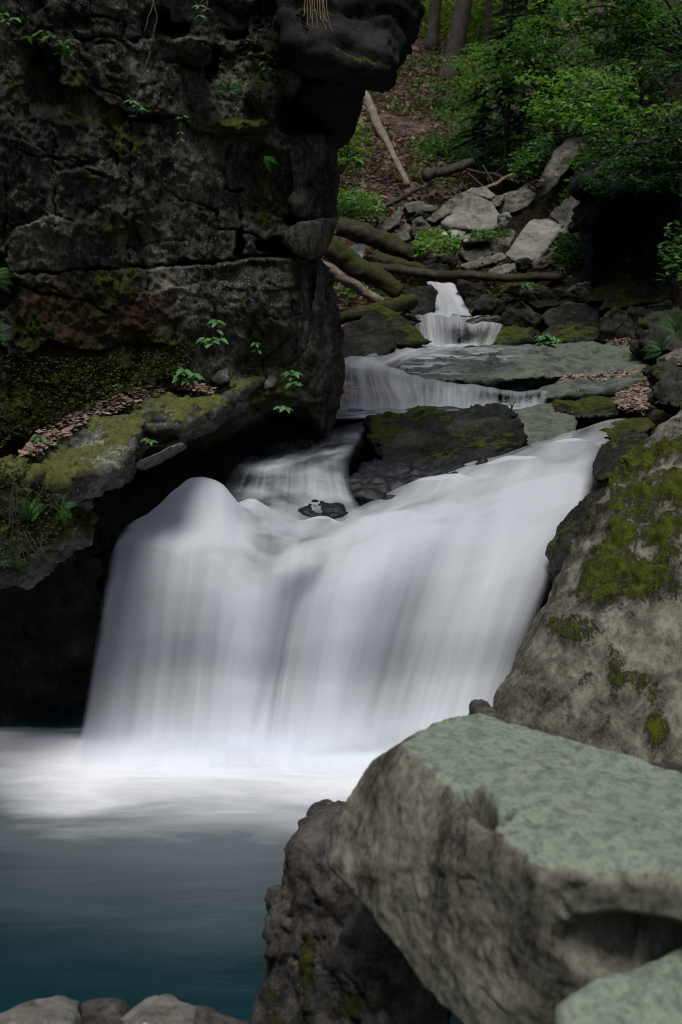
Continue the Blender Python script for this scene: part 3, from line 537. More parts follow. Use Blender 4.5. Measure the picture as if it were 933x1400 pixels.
rock('boulder', 'tall leaning slab of grey rock with thick green moss right of the fall', [(676, 968, 4.75), (722, 878, 5.1), (768, 790, 5.4), (822, 682, 5.75), (862, 622, 5.95), (906, 572, 6.1), (940, 540, 6.2), (1150, 400, 6.5), (684, 1010, 4.5), (800, 1062, 4.2), (935, 1070, 4.05), (1250, 1120, 4.0), (1250, 700, 5.0), (700, 1180, 4.7), (900, 1260, 4.3), (1200, 1260, 4.2)],
     'right', cat='boulder', depth=1.0, drop=.5, lvl=7, amp=.026, moss=1.5, wl=.5, cuts=8, cutin=.02, mossamp=.032, wetz=(.3, .7), lichen=1.5,
     mosspix=[(862, 640, 52, 62, 1.1), (895, 690, 65, 80, 1.1), (850, 735, 50, 65, 1.1), (815, 800, 36, 42, 1), (790, 862, 34, 26, 1), (878, 800, 32, 50, 1), (915, 760, 30, 60, .8), (845, 920, 20, 50, .7), (900, 980, 20, 50, .5), (740, 800, 12, 30, .6), (925, 620, 30, 40, .9), (770, 740, 14, 20, .6), (800, 940, 16, 26, .7), (868, 930, 24, 50, .5), (830, 990, 16, 40, .45), (920, 800, 14, 30, .6), (890, 590, 14, 20, .6)],
     lichpix=[(835, 850, 22, 50, .6), (800, 745, 20, 40, .5), (878, 835, 16, 24, .5), (905, 870, 14, 40, .4), (775, 970, 8, 14, .7), (880, 575, 20, 20, .6)])
rock('slab', 'thin grey slab wedged behind the pale green boulder', [(770, 1046, 3.9), (850, 1040, 3.9), (940, 1042, 3.85), (1000, 1060, 3.6), (900, 1075, 3.6), (790, 1060, 3.75)], 'under', cat='rock', depth=.2, drop=1, lvl=4, amp=.02, wl=.3)
rock('stone', 'small round stone at the foot of the leaning slab', [(645, 972, 4.6), (652, 963, 4.6), (668, 962, 4.6), (680, 972, 4.55), (672, 984, 4.5), (650, 984, 4.5), (640, 1120, 4.6), (700, 1120, 4.7)], 'under', cat='stone', depth=.2, lvl=4, amp=.03)
GB = 'stones at the near edge of the pool'
rock('shore_stone', 'pale grey stone in the bottom left corner of the pool edge', [(-60, 1392, 3.3), (0, 1376, 3.4), (60, 1360, 3.5), (92, 1355, 3.5), (108, 1368, 3.45), (106, 1390, 3.3), (100, 1440, 3.0), (-60, 1440, 3.0)], 'pale', cat='stone', group=GB, depth=.3, drop=1.5, lvl=5, amp=.018, k=110, wl=.3)
rock('shore_stone', 'small dark grey stone between two pale stones at the pool edge', [(108, 1374, 3.5), (140, 1368, 3.55), (166, 1370, 3.55), (172, 1392, 3.4), (160, 1430, 3.2), (115, 1430, 3.2)], 'under', cat='stone', group=GB, depth=.25, drop=1.5, lvl=4, amp=.018, k=110, wl=.3)
rock('shore_stone', 'flat pale grey stone at the bottom edge of the pool', [(158, 1398, 3.4), (198, 1364, 3.5), (225, 1362, 3.5), (264, 1370, 3.5), (285, 1395, 3.35), (280, 1440, 3.1), (165, 1440, 3.1)], 'pale', cat='stone', group=GB, depth=.3, drop=1.5, lvl=5, amp=.018, k=110, wl=.3)
rock('shore_stone', 'low grey stone sloping into the pool beside the flat pale one', [(266, 1374, 3.55), (300, 1386, 3.55), (345, 1402, 3.5), (340, 1440, 3.3), (270, 1440, 3.2)], 'under', cat='stone', group=GB, depth=.3, drop=1.5, lvl=4, amp=.018, k=110, wl=.3)

# ------------------------------------------------------------------ rocks in and beside the fall
GW = 'dark wet rocks around the fall'
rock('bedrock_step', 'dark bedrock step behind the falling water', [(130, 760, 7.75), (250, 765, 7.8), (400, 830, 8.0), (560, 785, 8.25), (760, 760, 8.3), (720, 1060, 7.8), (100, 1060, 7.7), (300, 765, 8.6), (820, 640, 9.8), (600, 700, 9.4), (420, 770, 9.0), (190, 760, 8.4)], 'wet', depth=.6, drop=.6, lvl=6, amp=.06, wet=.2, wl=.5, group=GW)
MR = rock('stream_rock', 'long mossy rock in midstream above the fall', [(502, 574, 10.0), (570, 562, 10.4), (640, 555, 10.7), (688, 553, 10.8), (702, 562, 10.5), (724, 592, 9.9), (716, 612, 9.72), (645, 648, 9.5), (560, 656, 9.35), (516, 640, 9.45), (504, 606, 9.75)], 'dark', cat='rock', depth=.5, lvl=6, k=60, amp=.06, moss=.85, wl=.45, strata=.13, cuts=8, wetz=(1.38, 1.5), mossamp=.012)
rock('smooth_slab', 'smooth pale green slab end lying behind the midstream rock', [(690, 560, 10.7), (720, 556, 10.9), (772, 555, 10.9), (791, 564, 10.6), (790, 602, 10.15), (765, 614, 10.05), (722, 610, 9.95), (700, 572, 10.3)], 'slab', cat='rock', depth=.3, lvl=5, amp=.035, lichen=.55, wl=.5, moss=1.5)
rock('stream_rock', 'wet rough rock ridge at the foot of the midstream rock', [(448, 684, 8.75), (480, 650, 9.1), (505, 634, 9.4), (560, 634, 9.4), (625, 634, 9.5), (645, 650, 9.2), (620, 672, 8.85), (560, 688, 8.7), (500, 690, 8.7)], 'wet', cat='rock', depth=.4, lvl=5, amp=.05, wet=.9, wl=.3, strata=.07, group=GW)
rock('stream_rock', 'dark ledge of rock shelved beneath the midstream rock', [(560, 640, 9.35), (620, 622, 9.6), (655, 620, 9.6), (668, 632, 9.4), (640, 652, 9.2), (580, 654, 9.15)], 'wet', cat='rock', depth=.3, lvl=5, amp=.06, moss=1.0, wet=.5, wl=.3, group=GW)
rock('stream_rock', 'round dark rock under thin water left of the small drop', [(378, 668, 8.75), (395, 642, 9.0), (420, 640, 9.0), (425, 668, 8.75), (405, 680, 8.7)], 'wet', cat='rock', depth=.3, lvl=4, amp=.03, wet=1, group=GW)
rock('stream_rock', 'low wet rock just breaking the foam above the main fall', [(405, 700, 8.35), (430, 686, 8.5), (465, 688, 8.5), (478, 704, 8.35), (440, 716, 8.2)], 'wet', cat='rock', depth=.25, lvl=4, amp=.02, wet=1, group=GW, wl=.2)
rock('stream_bed_rock', 'sloping wet rock under thin dark water left of the midstream rock', [(380, 577, 10.3), (440, 573, 10.4), (508, 575, 10.4), (495, 622, 9.75), (440, 640, 9.3), (345, 650, 9.1), (360, 612, 9.6)], 'wet', cat='rock', depth=.6, drop=.8, lvl=5, amp=.05, wet=.9, group=GW, wl=.35)
rock('side_rock', 'dark green rock at the right side of the fall, upper one', [(838, 606, 9.3), (856, 596, 9.5), (890, 590, 9.4), (870, 640, 8.7), (824, 664, 8.3), (826, 636, 8.9)], 'dark', cat='rock', depth=.5, lvl=5, amp=.03, moss=.95, wl=.3, group=GW, mossamp=.008)
rock('side_rock', 'dark mossy rock squeezed between the fall and the leaning slab', [(812, 680, 8.2), (836, 664, 8.1), (850, 700, 7.5), (775, 800, 7.15), (757, 784, 7.3), (772, 730, 7.7), (796, 708, 7.9)], 'dark', cat='rock', depth=.5, lvl=5, amp=.03, moss=.95, wl=.25, group=GW, wetz=(.9, 1.3), mossamp=.008)

# ------------------------------------------------------------------ slabs and boulders upstream
GS = 'boulders and slabs strewn up the stream'
def rk(name, label, pts, Y, mat, depth=.8, tilt=0., **kw):
    """pts in the photograph; tilt leans the face back (metres of distance per pixel upward from the lowest point)"""
    yl = max(p[1] for p in pts); P = [(p[0], p[1], (p[2] if len(p) > 2 else Y + tilt * (yl - p[1]))) for p in pts]
    s = max(max(p[0] for p in pts) - min(p[0] for p in pts), max(p[1] for p in pts) - min(p[1] for p in pts))
    kw.setdefault('lvl', 5 if s > 34 else 4); kw.setdefault('amp', .045); kw.setdefault('k', 130); kw.setdefault('wl', .3 + .004 * s)
    kw.setdefault('cuts', 3 if name == 'rock_slab' else 5); kw.setdefault('cutin', .025)
    return rock(name, label, P, mat, cat='rock', group=GS, depth=depth, **kw)
rk('rock_slab', 'big flat wet slab spanning the stream above the second cascade', [(545, 492, 13.2), (600, 473, 14.6), (700, 470, 14.8), (880, 467, 15), (902, 490, 13.2), (890, 503, 12.6), (830, 511, 12.3), (760, 513, 12.2), (690, 517, 12.05), (640, 520, 11.95), (590, 521, 11.9), (552, 510, 12.1), (560, 526, 12.15), (640, 528, 12.1), (880, 514, 12.7)], 0, 'slab', depth=.5, drop=.8, lvl=6, amp=.05, lichen=.8, wl=.35, k=80, wetpix=[(600, 495, 120, 24, 1)])
rk('rock_slab', 'narrow leaf-strewn shelf slab below the big flat slab', [(735, 531, 11.5), (800, 526, 11.8), (890, 508, 12.4), (900, 516, 12.0), (840, 533, 11.35), (760, 541, 11.2), (740, 546, 11.3), (840, 543, 11.4)], 0, 'slab', depth=.5, drop=.8, amp=.04, lichen=.9, moss=1.5, wl=.5)
rk('rock_block', 'low dark mossy block beside the leaf pile below the shelf slab', [(752, 552, 10.9), (790, 540, 11.2), (862, 540, 11.3), (870, 556, 10.8), (845, 566, 10.55), (795, 569, 10.5), (765, 562, 10.6)], 0, 'dark', depth=.4, drop=.8, moss=.75, amp=.05)
rk('boulder', 'large black rounded boulder left of the stream under a wedge', [(468, 446), (500, 438), (532, 440), (541, 452), (545, 474), (520, 490), (468, 505)], 13.2, 'dark', depth=1., tilt=.01, wet=.35, moss=1.2)
rk('boulder', 'mossy wedge boulder sloping down to the right beside the cascade', [(492, 440), (516, 420), (537, 426), (560, 442), (593, 468), (545, 474)], 13.8, 'dark', depth=.9, tilt=.01, moss=.75)
rk('boulder', 'square dark block left of the narrow chute', [(553, 396), (590, 388), (598, 396), (597, 432), (565, 433), (555, 415)], 16.6, 'dark', depth=1., moss=1.2, tilt=.005)
rk('boulder', 'small glistening wet stone left of the veil cascade', [(545, 432), (553, 426), (566, 430), (577, 439), (570, 446), (552, 442)], 15.4, 'wet', depth=.4, wet=1)
rk('boulder', 'wet domed rock carrying the veil cascade', [(556, 462), (560, 444), (580, 434), (620, 430), (650, 434), (648, 452), (620, 468), (585, 468)], 15.4, 'wet', depth=.8, tilt=.02, wet=1, amp=.07)
rk('boulder', 'black rock under the right half of the veil cascade', [(640, 440), (660, 434), (684, 432), (690, 448), (684, 466), (650, 468)], 15.6, 'wet', depth=.8, wet=.8)
rk('boulder', 'dark rock between chute and log on the right', [(628, 386), (660, 386), (668, 400), (655, 420), (640, 420)], 17.6, 'dark', depth=.8, wet=.4)
rk('boulder', 'leaning mossy boulder right of the chute', [(645, 428), (652, 412), (662, 403), (676, 402), (678, 424), (668, 432)], 16.5, 'dark', moss=.55)
rk('boulder', 'squat mossy boulder right of the leaning one', [(672, 430), (678, 412), (684, 406), (700, 408), (700, 425), (688, 433)], 16.4, 'dark', moss=.5)
rk('boulder', 'rounded moss boulder just below the horizontal log', [(680, 405), (697, 391), (722, 389), (736, 400), (722, 410), (695, 412)], 17.2, 'dark', moss=.45)
rk('boulder', 'wide mossy boulder below the right end of the horizontal log', [(714, 400), (734, 393), (772, 395), (795, 407), (790, 415), (760, 416), (734, 422), (718, 410)], 16.8, 'dark', moss=.6)
rk('boulder', 'dark triangular boulder in the middle of the boulder row', [(680, 444), (698, 412), (712, 410), (742, 432), (732, 450), (697, 446)], 16.1, 'dark', moss=1.05)
rk('boulder', 'broad dark boulder with cracked face above the flat slab', [(742, 432), (776, 413), (828, 417), (834, 448), (812, 456), (778, 450), (747, 452)], 16, 'dark', depth=1., moss=.95, tilt=.012)
rk('boulder', 'capping boulder with pale dry top on the right', [(826, 422), (846, 398), (890, 394), (918, 408), (888, 416), (857, 424)], 15.6, 'dark', depth=1., moss=.9, tilt=.015)
rk('boulder', 'upright mossy boulder standing at the back right of the flat slab', [(822, 470), (830, 432), (844, 420), (862, 426), (868, 456), (852, 471)], 14.8, 'dark', depth=.7, moss=.8)
rk('boulder', 'black boulder in deep shade behind the upright mossy one', [(860, 424), (914, 410), (926, 424), (926, 464), (862, 468)], 15.1, 'dark', depth=.9, moss=1.3, wet=.4)
rk('boulder', 'long low mossy boulder on the back edge of the flat slab', [(651, 467), (660, 456), (680, 447), (709, 443), (730, 455), (730, 468), (687, 472)], 15, 'dark', depth=.7, tilt=.02, moss=.6)
rk('boulder', 'low flat mossy boulder on the slab next to a leafy plant', [(742, 458), (756, 450), (788, 447), (816, 451), (824, 462), (800, 469), (760, 469)], 14.9, 'dark', depth=.6, tilt=.02, moss=.75)
rk('stone', 'small grey stone under the capping boulder', [(846, 466), (858, 459), (874, 457), (876, 467), (860, 470)], 14.6, 'stone', depth=.3)
rk('rock_slab', 'mossy platform rock at the foot of the black hollow', [(808, 412), (810, 394), (860, 385), (912, 393), (925, 404), (890, 410)], 16.3, 'dark', depth=1.2, tilt=.03, moss=.7)
rk('boulder', 'grey-green boulder left of the platform rock', [(772, 402), (785, 390), (808, 384), (812, 412), (796, 415)], 17, 'stone', depth=.7, moss=.8)
rk('hollow_wall', 'black upright rock face inside the hollow on the right', [(806, 262), (960, 255), (970, 402), (806, 398)], 17.6, 'wet', depth=1.5, amp=.08, lvl=5)  # black face stands where there is only shade; darkness is in the colour
rk('hollow_roof', 'overhanging rock roof above the black hollow', [(803, 262, 15.6), (806, 243, 16.0), (838, 224, 16.5), (880, 206, 16.9), (970, 190, 17.0), (970, 262, 15.0), (900, 268, 15.1), (850, 258, 15.3)], 0, 'wet', depth=2.0, drop=-.05, moss=1.1, amp=.09, lvl=5, cuts=12, cutin=.07)  # roof coloured black too, so it sinks into the hollow's shade
rk('hollow_roof', 'mossy corner stone at the upper left of the black hollow', [(798, 300, 16.6), (800, 268, 16.8), (818, 252, 16.4), (838, 262, 16.2), (828, 284, 16.3), (812, 306, 16.5)], 0, 'dark', depth=.9, moss=.9, amp=.08, lvl=5)
# the jumble of slabs above the log
rk('rock_slab', 'leaning narrow slab at the left of the slab jumble', [(508, 324), (524, 300), (545, 283), (554, 281), (548, 304), (520, 322)], 20.5, 'stone', depth=.5, tilt=.02)
rk('rock_slab', 'flat roof-like slab bridging a dark gap in the jumble', [(552, 281), (572, 277), (600, 281), (597, 288), (560, 291)], 21.4, 'stone', depth=.8, tilt=.04)
rk('rock_slab', 'long slanting slab leaning on the big jumble boulder', [(580, 300), (612, 276), (645, 258), (652, 257), (646, 268), (618, 290), (594, 305)], 20.9, 'stone', depth=.6, tilt=.01)
rk('rock_slab', 'curved slab capping the big jumble boulder', [(640, 262), (650, 255), (664, 255), (678, 268), (672, 272), (655, 264)], 20.9, 'pale', depth=.5, tilt=.02)
rk('boulder', 'big two-faced pale boulder in the centre of the jumble', [(603, 306, 20.3), (622, 286, 20.6), (643, 264, 20.8), (676, 273, 20.7), (687, 308, 20.2), (662, 318, 19.9), (645, 312, 20.0), (616, 312, 20.2)], 0, 'pale', depth=1., cuts=3)
rk('rock_slab', 'pale triangular slab lying below the two-faced boulder', [(598, 312, 20.2), (638, 316, 20.2), (634, 326, 19.7), (621, 335, 19.4), (610, 325, 19.7)], 0, 'pale', depth=.3, lichen=.9)
rk('rock_slab', 'cracked pale slab next to the triangular slab', [(637, 318, 20.1), (678, 317, 20.2), (668, 328, 19.6), (634, 331, 19.5)], 0, 'pale', depth=.3)
rk('boulder', 'small angular block left of the triangular slab', [(562, 312), (574, 297), (590, 309), (588, 319), (575, 324), (563, 322)], 20, 'stone', depth=.5)
rk('rock_slab', 'dark-fronted slab sloping left above small plants', [(628, 342), (660, 331), (690, 328), (696, 334), (686, 344), (640, 358), (632, 350)], 19.2, 'stone', depth=.6, tilt=.03, moss=1.2)
rk('rock_slab', 'thin slab just above the middle of the horizontal log', [(630, 364), (660, 352), (688, 344), (693, 354), (660, 364), (640, 368)], 18.7, 'stone', depth=.5, tilt=.03, moss=1.3)
rk('rock_slab', 'large smooth tilted slab right of the jumble', [(690, 348), (706, 326), (725, 299), (760, 298), (770, 308), (752, 334), (738, 356), (708, 359)], 19, 'pale', depth=.5, tilt=.03, amp=.03, cuts=3)
rk('rock_slab', 'narrow slab leaning parallel beside the large smooth one', [(742, 354), (770, 328), (793, 304), (799, 310), (780, 334), (756, 354)], 19.1, 'stone', depth=.4, tilt=.025, amp=.03)
rk('boulder', 'ridged weathered rock above the parallel slab', [(752, 294), (772, 276), (795, 260), (802, 277), (794, 305), (772, 312)], 20.4, 'stone', depth=.8, tilt=.02, strata=.14)
rk('rock_slab', 'tall slab sticking out of the bank at an angle', [(744, 240), (758, 206), (778, 189), (810, 189), (790, 214), (766, 242), (750, 262), (726, 288), (722, 278)], 21.4, 'stone', depth=.6, tilt=.025, moss=1.15)
rk('boulder', 'dark blocky boulder left of the angled slab', [(674, 276), (704, 262), (723, 252), (732, 268), (722, 284), (692, 294), (680, 292)], 21.2, 'stone', depth=.7, tilt=.01, moss=1.2)
rk('rock_slab', 'grey slab half under the curved capping slab', [(655, 275), (668, 264), (690, 268), (684, 282), (670, 284)], 21.0, 'stone', depth=.4, tilt=.02)
rk('rock_slab', 'broken slab end between leaning slab and small angular block', [(540, 322), (556, 306), (572, 312), (566, 326), (550, 330)], 20.2, 'stone', depth=.4, tilt=.02)
rk('boulder', 'dark low boulder in the gap below the flat roof-like slab', [(556, 300), (572, 292), (592, 294), (596, 306), (570, 308)], 21, 'dark', depth=.5, moss=1.2)
rk('rock_slab', 'tilted shard of rock left of the large smooth slab', [(672, 344), (688, 322), (700, 312), (706, 318), (694, 344)], 19.6, 'stone', depth=.3, tilt=.03, amp=.03)
rk('stone', 'flat grey stone in front of the dark-fronted slab', [(652, 356), (668, 350), (684, 350), (680, 360), (658, 362)], 18.9, 'stone', depth=.3, tilt=.03)
rk('rock_slab', 'pale slab edge showing above the parallel slab', [(764, 320), (784, 298), (796, 292), (800, 300), (784, 318)], 19.7, 'pale', depth=.3, tilt=.03)
rk('boulder', 'rounded boulder in the shade below the ridged rock', [(786, 345), (800, 322), (812, 318), (816, 348), (800, 358)], 18.6, 'stone', depth=.5, moss=1.1)
rk('stone', 'lichen-pale stone at the foot of the ground plants on the left', [(500, 300), (512, 292), (520, 298), (514, 310), (504, 310)], 21.2, 'pale', depth=.3)
rk('stone', 'small pale stone right of the two-faced boulder', [(681, 292), (698, 290), (700, 300), (688, 313), (684, 304)], 20.1, 'pale', depth=.3)
rk('boulder', 'brown boulder resting at the right end of the horizontal log', [(728, 358), (742, 352), (758, 353), (768, 366), (763, 379), (732, 377)], 18.1, 'stone', depth=.5, moss=1.1)
rk('stone', 'pale flat stone behind the middle of the horizontal log', [(668, 374), (690, 362), (708, 357), (712, 364), (690, 376)], 18.3, 'pale', depth=.3, tilt=.02)
rk('stone', 'dark stone at the lower edge of the large smooth slab', [(706, 358), (722, 353), (728, 362), (722, 370), (710, 368)], 18.3, 'dark', depth=.3)
rk('stone', 'small pale upright stone right of the log end', [(764, 366), (773, 364), (777, 376), (770, 380), (765, 378)], 18.0, 'pale', depth=.2)
rk('boulder', 'weathered boulder at the foot of the leaf slope on the left', [(470, 270), (482, 250), (498, 258), (506, 278), (490, 288), (474, 284)], 22, 'stone', depth=.7, moss=.9)
rk('boulder', 'dark boulder under the plants left of the triangular slab', [(572, 362), (590, 350), (618, 350), (628, 360), (612, 374), (580, 376)], 18.9, 'dark', depth=.6)
rk('boulder', 'shadowed boulder between the mossy logs', [(505, 356), (522, 346), (548, 350), (552, 364), (524, 370)], 19.2, 'dark', depth=.6)
# the right bank
GR = 'rocks of the right bank'
rock('bank_rock', 'grey topmost stone of the pile on the right bank', [(908, 487, 11.2), (930, 476, 11.4), (960, 478, 11.4), (960, 498, 11), (914, 500, 11)], 'stone', group=GR, depth=.4, lvl=4, amp=.04)
rock('bank_rock', 'mossy middle stone of the pile on the right bank', [(892, 504, 11), (910, 495, 11.1), (960, 498, 11), (960, 528, 10.7), (900, 526, 10.7)], 'dark', group=GR, depth=.5, lvl=5, amp=.06, moss=.8, wl=.3)
rock('bank_rock', 'dark lowest stone of the pile on the right bank', [(902, 552, 10.1), (905, 526, 10.4), (935, 516, 10.5), (970, 520, 10.4), (960, 560, 9.9), (922, 558, 10)], 'dark', group=GR, depth=.5, lvl=5, amp=.06, moss=.95, wl=.3)
rock('bank_rock', 'large shadowed rock of the right bank behind the ferns', [(880, 440, 13), (905, 430, 13.2), (960, 425, 13), (960, 480, 12), (890, 480, 12.3)], 'dark', group=GR, depth=.8, lvl=5, amp=.08, moss=.9, wl=.4)
rock('bank_rock', 'flat mossy stone at the right end of the stream pool', [(800, 598, 10), (850, 578, 10.3), (890, 572, 10.4), (900, 585, 10), (850, 606, 9.7)], 'dark', group=GR, depth=.3, lvl=4, amp=.04, moss=.5)

# ------------------------------------------------------------------ water
def cr(P, n):
    """Catmull-Rom through the rows of P"""
    m = len(P); t = np.linspace(0, m - 1, n); i = np.clip(t.astype(int), 0, m - 2); f = (t - i)[:, None, None]
    g = lambda j: P[np.clip(j, 0, m - 1)]
    a, b, c, d = g(i - 1), g(i), g(i + 1), g(i + 2)
    return .5 * (2 * b + (c - a) * f + (2 * a - 5 * b + 4 * c - d) * f ** 2 + (3 * b - a - 3 * c + d) * f ** 3)
def water_sheet(name, rows, dens, mat, nv=160, nu=120, streak=1., soft=(.03, .03), amp=.02, fu=3.5, fv=.5, bumps=(), pix=True, seed=1, endsoft=(0, 0), label=None, swirl=None):
    P = np.array([[at(*c) if pix else c for c in r] for r in rows], float)
    Dn = np.array(dens, float)
    if Dn.ndim == 1: Dn = np.repeat(Dn[:, None], P.shape[1], 1)
    Q = np.concatenate([P, Dn[:, :, None]], 2)
    Q = cr(Q, nv); Q = cr(Q.transpose(1, 0, 2), nu)                 # -> u, v, 4
    p = Q[:, :, :3]; dn = np.clip(Q[:, :, 3], 0, 1.4)
    wu = np.linalg.norm(np.diff(p.mean(1), axis=0), axis=1).sum(); wv = np.linalg.norm(np.diff(p.mean(0), axis=0), axis=1).sum()
    uu, vv = np.meshgrid(np.linspace(0, 1, nu), np.linspace(0, 1, nv), indexing='ij')
    v = p.reshape(-1, 3); f = grid_faces(nu, nv); n = vnormals(v, f)
    if (n[:, 1] - n[:, 2]).mean() > 0: n = -n; f = f[:, ::-1]
    q = np.stack([uu.ravel() * wu, vv.ravel() * wv, 0 * uu.ravel() + seed], 1)
    for (bx, by, by_Y, sx, sy, hh) in bumps:
        c = at(bx, by, by_Y); r2 = np.sqrt(((v[:, 0] - c[0]) / sx) ** 2 + ((v[:, 1] - c[1]) / sy) ** 2)
        v = v + np.array([0, 0, 1.]) * (hh * np.exp(-r2 ** 2.4))[:, None]
    st = amp * (1.6 * noise(q * np.array([fu * .4, fv * .6, 1]), seed) + .9 * noise(q * np.array([fu, fv, 1]), seed + 1) + .4 * noise(q * np.array([fu * 3, fv, 1]), seed + 2))
    v = v + n * st[:, None]
    u = uu.ravel(); w = vv.ravel(); d = dn.ravel()
    wob = .6 + .8 * (noise(q * np.array([1, 2.2, 1]), seed + 5) + .5)
    if swirl is not None: d = d + np.interp(w, np.linspace(0, 1, len(swirl)), swirl) * (1.6 * fbm(q * np.array([1.0, 1.6, 1]) + .3 * noise(q * 2.2, seed + 8)[:, None], .55, 4, seed + 9))
    if soft[0]: d = d * sstep(0, soft[0], u * wob)
    if soft[1]: d = d * sstep(0, soft[1], (1 - u) * wob)
    if endsoft[0]: d = d * sstep(0, endsoft[0], w)
    if endsoft[1]: d = d * sstep(0, endsoft[1], 1 - w)
    sk = streak * np.ones(len(u)) if np.isscalar(streak) else np.interp(w, np.linspace(0, 1, len(streak)), streak)
    o = mesh_obj(name, v, f, M[mat], attrs={'dens': d, 'streak': sk}, uv=q[:, :2]); tag(o, label, kind='structure')
    return o
water_sheet('waterfall', [
    [(190, 708, 8.15), (240, 690, 8.35), (300, 690, 8.5), (370, 700, 8.5), (440, 706, 8.6), (540, 668, 9.0), (650, 633, 9.5), (772, 594, 10.05), (862, 568, 10.5)],
    [(175, 714, 7.85), (235, 700, 7.98), (300, 702, 8.1), (370, 716, 8.1), (440, 718, 8.2), (530, 692, 8.5), (634, 659, 9.0), (740, 621, 9.5), (842, 604, 9.8)],
    [(163, 727, 7.65), (230, 722, 7.68), (300, 724, 7.72), (368, 752, 7.72), (435, 738, 7.88), (520, 712, 8.1), (620, 692, 8.4), (715, 663, 8.85), (818, 650, 9.2)],
    [(152, 752, 7.52), (222, 748, 7.52), (295, 750, 7.55), (360, 786, 7.52), (425, 772, 7.62), (505, 742, 7.77), (600, 727, 7.95), (700, 716, 8.25), (800, 702, 8.6)],
    [(143, 795, 7.45), (214, 798, 7.43), (288, 800, 7.43), (350, 830, 7.40), (410, 822, 7.60), (485, 792, 7.50), (580, 786, 7.70), (680, 782, 7.78), (762, 770, 8.0)],
    [(134, 850, 7.41), (206, 860, 7.37), (280, 860, 7.37), (342, 880, 7.33), (398, 880, 7.53), (468, 860, 7.38), (556, 860, 7.56), (652, 856, 7.52), (736, 846, 7.62)],
    [(124, 920, 7.37), (198, 930, 7.33), (272, 930, 7.33), (332, 940, 7.27), (388, 940, 7.42), (452, 940, 7.30), (535, 940, 7.43), (628, 936, 7.38), (712, 920, 7.45)],
    [(108, 1006, 7.08), (190, 1012, 7.04), (265, 1014, 7.02), (324, 1018, 7.0), (380, 1018, 7.0), (440, 1020, 7.0), (515, 1020, 7.0), (605, 1018, 7.02), (690, 1008, 7.08)],
    [(90, 1040, 6.56), (185, 1056, 6.43), (265, 1060, 6.4), (324, 1062, 6.38), (380, 1064, 6.37), (440, 1064, 6.37), (515, 1064, 6.37), (605, 1060, 6.4), (690, 1048, 6.5)]],
    [[1, 1.3, 1.3, .5, .4, .5, .5, .4, .3], [1, 1.3, 1.3, .4, .45, .7, .75, .7, .5], [1, 1.3, 1.2, .5, .7, .95, 1, 1, .8], [.85, 1, 1, .75, .9, 1, 1, 1, .8], [.8, 1, 1, 1.1, .86, 1.1, .95, 1, .6],
     [.72, .92, .86, 1.1, .74, 1.08, .8, .95, .4], [.62, .86, .8, 1.1, .7, 1.08, .72, .88, .26], [.55, .85, .85, 1.05, .85, 1.05, .85, .85, .3], [0, 0, 0, 0, 0, 0, 0, 0, 0]],
    'silk', nv=260, nu=300, swirl=[.4, .45, .35, .2, .1, 0, 0, 0, 0], streak=[.4, .5, .6, .7, 1.1, 1.5, 1.6, 1.1, .1], soft=(.03, .04), amp=.034, fu=2.6, fv=.3, bumps=[(276, 702, 8.05, .245, .21, .27), (395, 720, 8.0, .2, .12, -.035), (700, 640, 9.2, .3, .14, .09), (610, 668, 8.85, .3, .12, .08), (780, 620, 9.6, .2, .12, .07), (440, 712, 8.2, .12, .08, .06), (345, 690, 8.35, .12, .1, .08), (520, 715, 8.05, .3, .12, .05)], seed=3)
water_sheet('cascade', [
    [(380, 569, 10.15), (420, 567, 10.3), (460, 567, 10.35), (507, 570, 10.3)], [(372, 590, 9.9), (412, 585, 10.0), (455, 585, 10.0), (502, 590, 10.0)], [(350, 615, 9.4), (395, 618, 9.4), (440, 616, 9.45), (490, 612, 9.6)],
    [(322, 638, 8.95), (375, 637, 9.0), (425, 635, 9.05), (480, 638, 9.05)], [(308, 655, 8.7), (370, 662, 8.75), (425, 668, 8.75), (480, 672, 8.8)], [(298, 680, 8.45), (365, 688, 8.45), (425, 694, 8.45), (495, 694, 8.55)], [(296, 715, 8.1), (365, 730, 7.95), (425, 735, 8.02), (520, 720, 8.2)]],
    [[.15, .2, .2, .3], [.0, .0, .02, .3], [.0, .03, .1, .35], [.6, .6, .45, .4], [.75, .55, .75, .35], [.7, .45, .4, .3], [.9, .6, .5, .6]], 'silk_thin', nv=150, nu=110, swirl=[.1, .2, .6, .8, .4, .7, .5], streak=[.2, .3, .4, .3, 1.1, .3, .4], soft=(.28, .1), amp=.03, fu=4, fv=.7, seed=5)
water_sheet('cascade', [
    [(458, 492, 12.3), (500, 488, 12.6), (540, 502, 12.4), (600, 523, 11.85), (680, 529, 11.65), (752, 531, 11.6)], [(457, 505, 11.85), (495, 504, 11.95), (535, 514, 11.75), (600, 529, 11.6), (680, 533, 11.45), (752, 534, 11.4)], [(457, 522, 11.5), (497, 522, 11.5), (537, 528, 11.45), (600, 537, 11.35), (680, 540, 11.3), (750, 540, 11.25)],
    [(457, 545, 11.25), (502, 547, 11.22), (545, 546, 11.2), (600, 549, 11.15), (680, 548, 11.1), (748, 548, 11.1)], [(455, 564, 10.8), (500, 564, 10.8), (545, 562, 10.85), (600, 560, 10.9), (680, 558, 10.95), (748, 556, 11.0)]],
    [[.45, .4, .5, .4, .4, .25], [.55, .5, .55, .55, .45, .35], [.42, .45, .65, .6, .3, .22], [.45, .45, .65, .7, .42, .35], [.8, .8, .7, .7, .6, .5]], 'silk_far', nv=90, nu=190, streak=[.3, .5, .9, .9, .4], soft=(.01, .04), amp=.03, fu=5, fv=.5, seed=8)
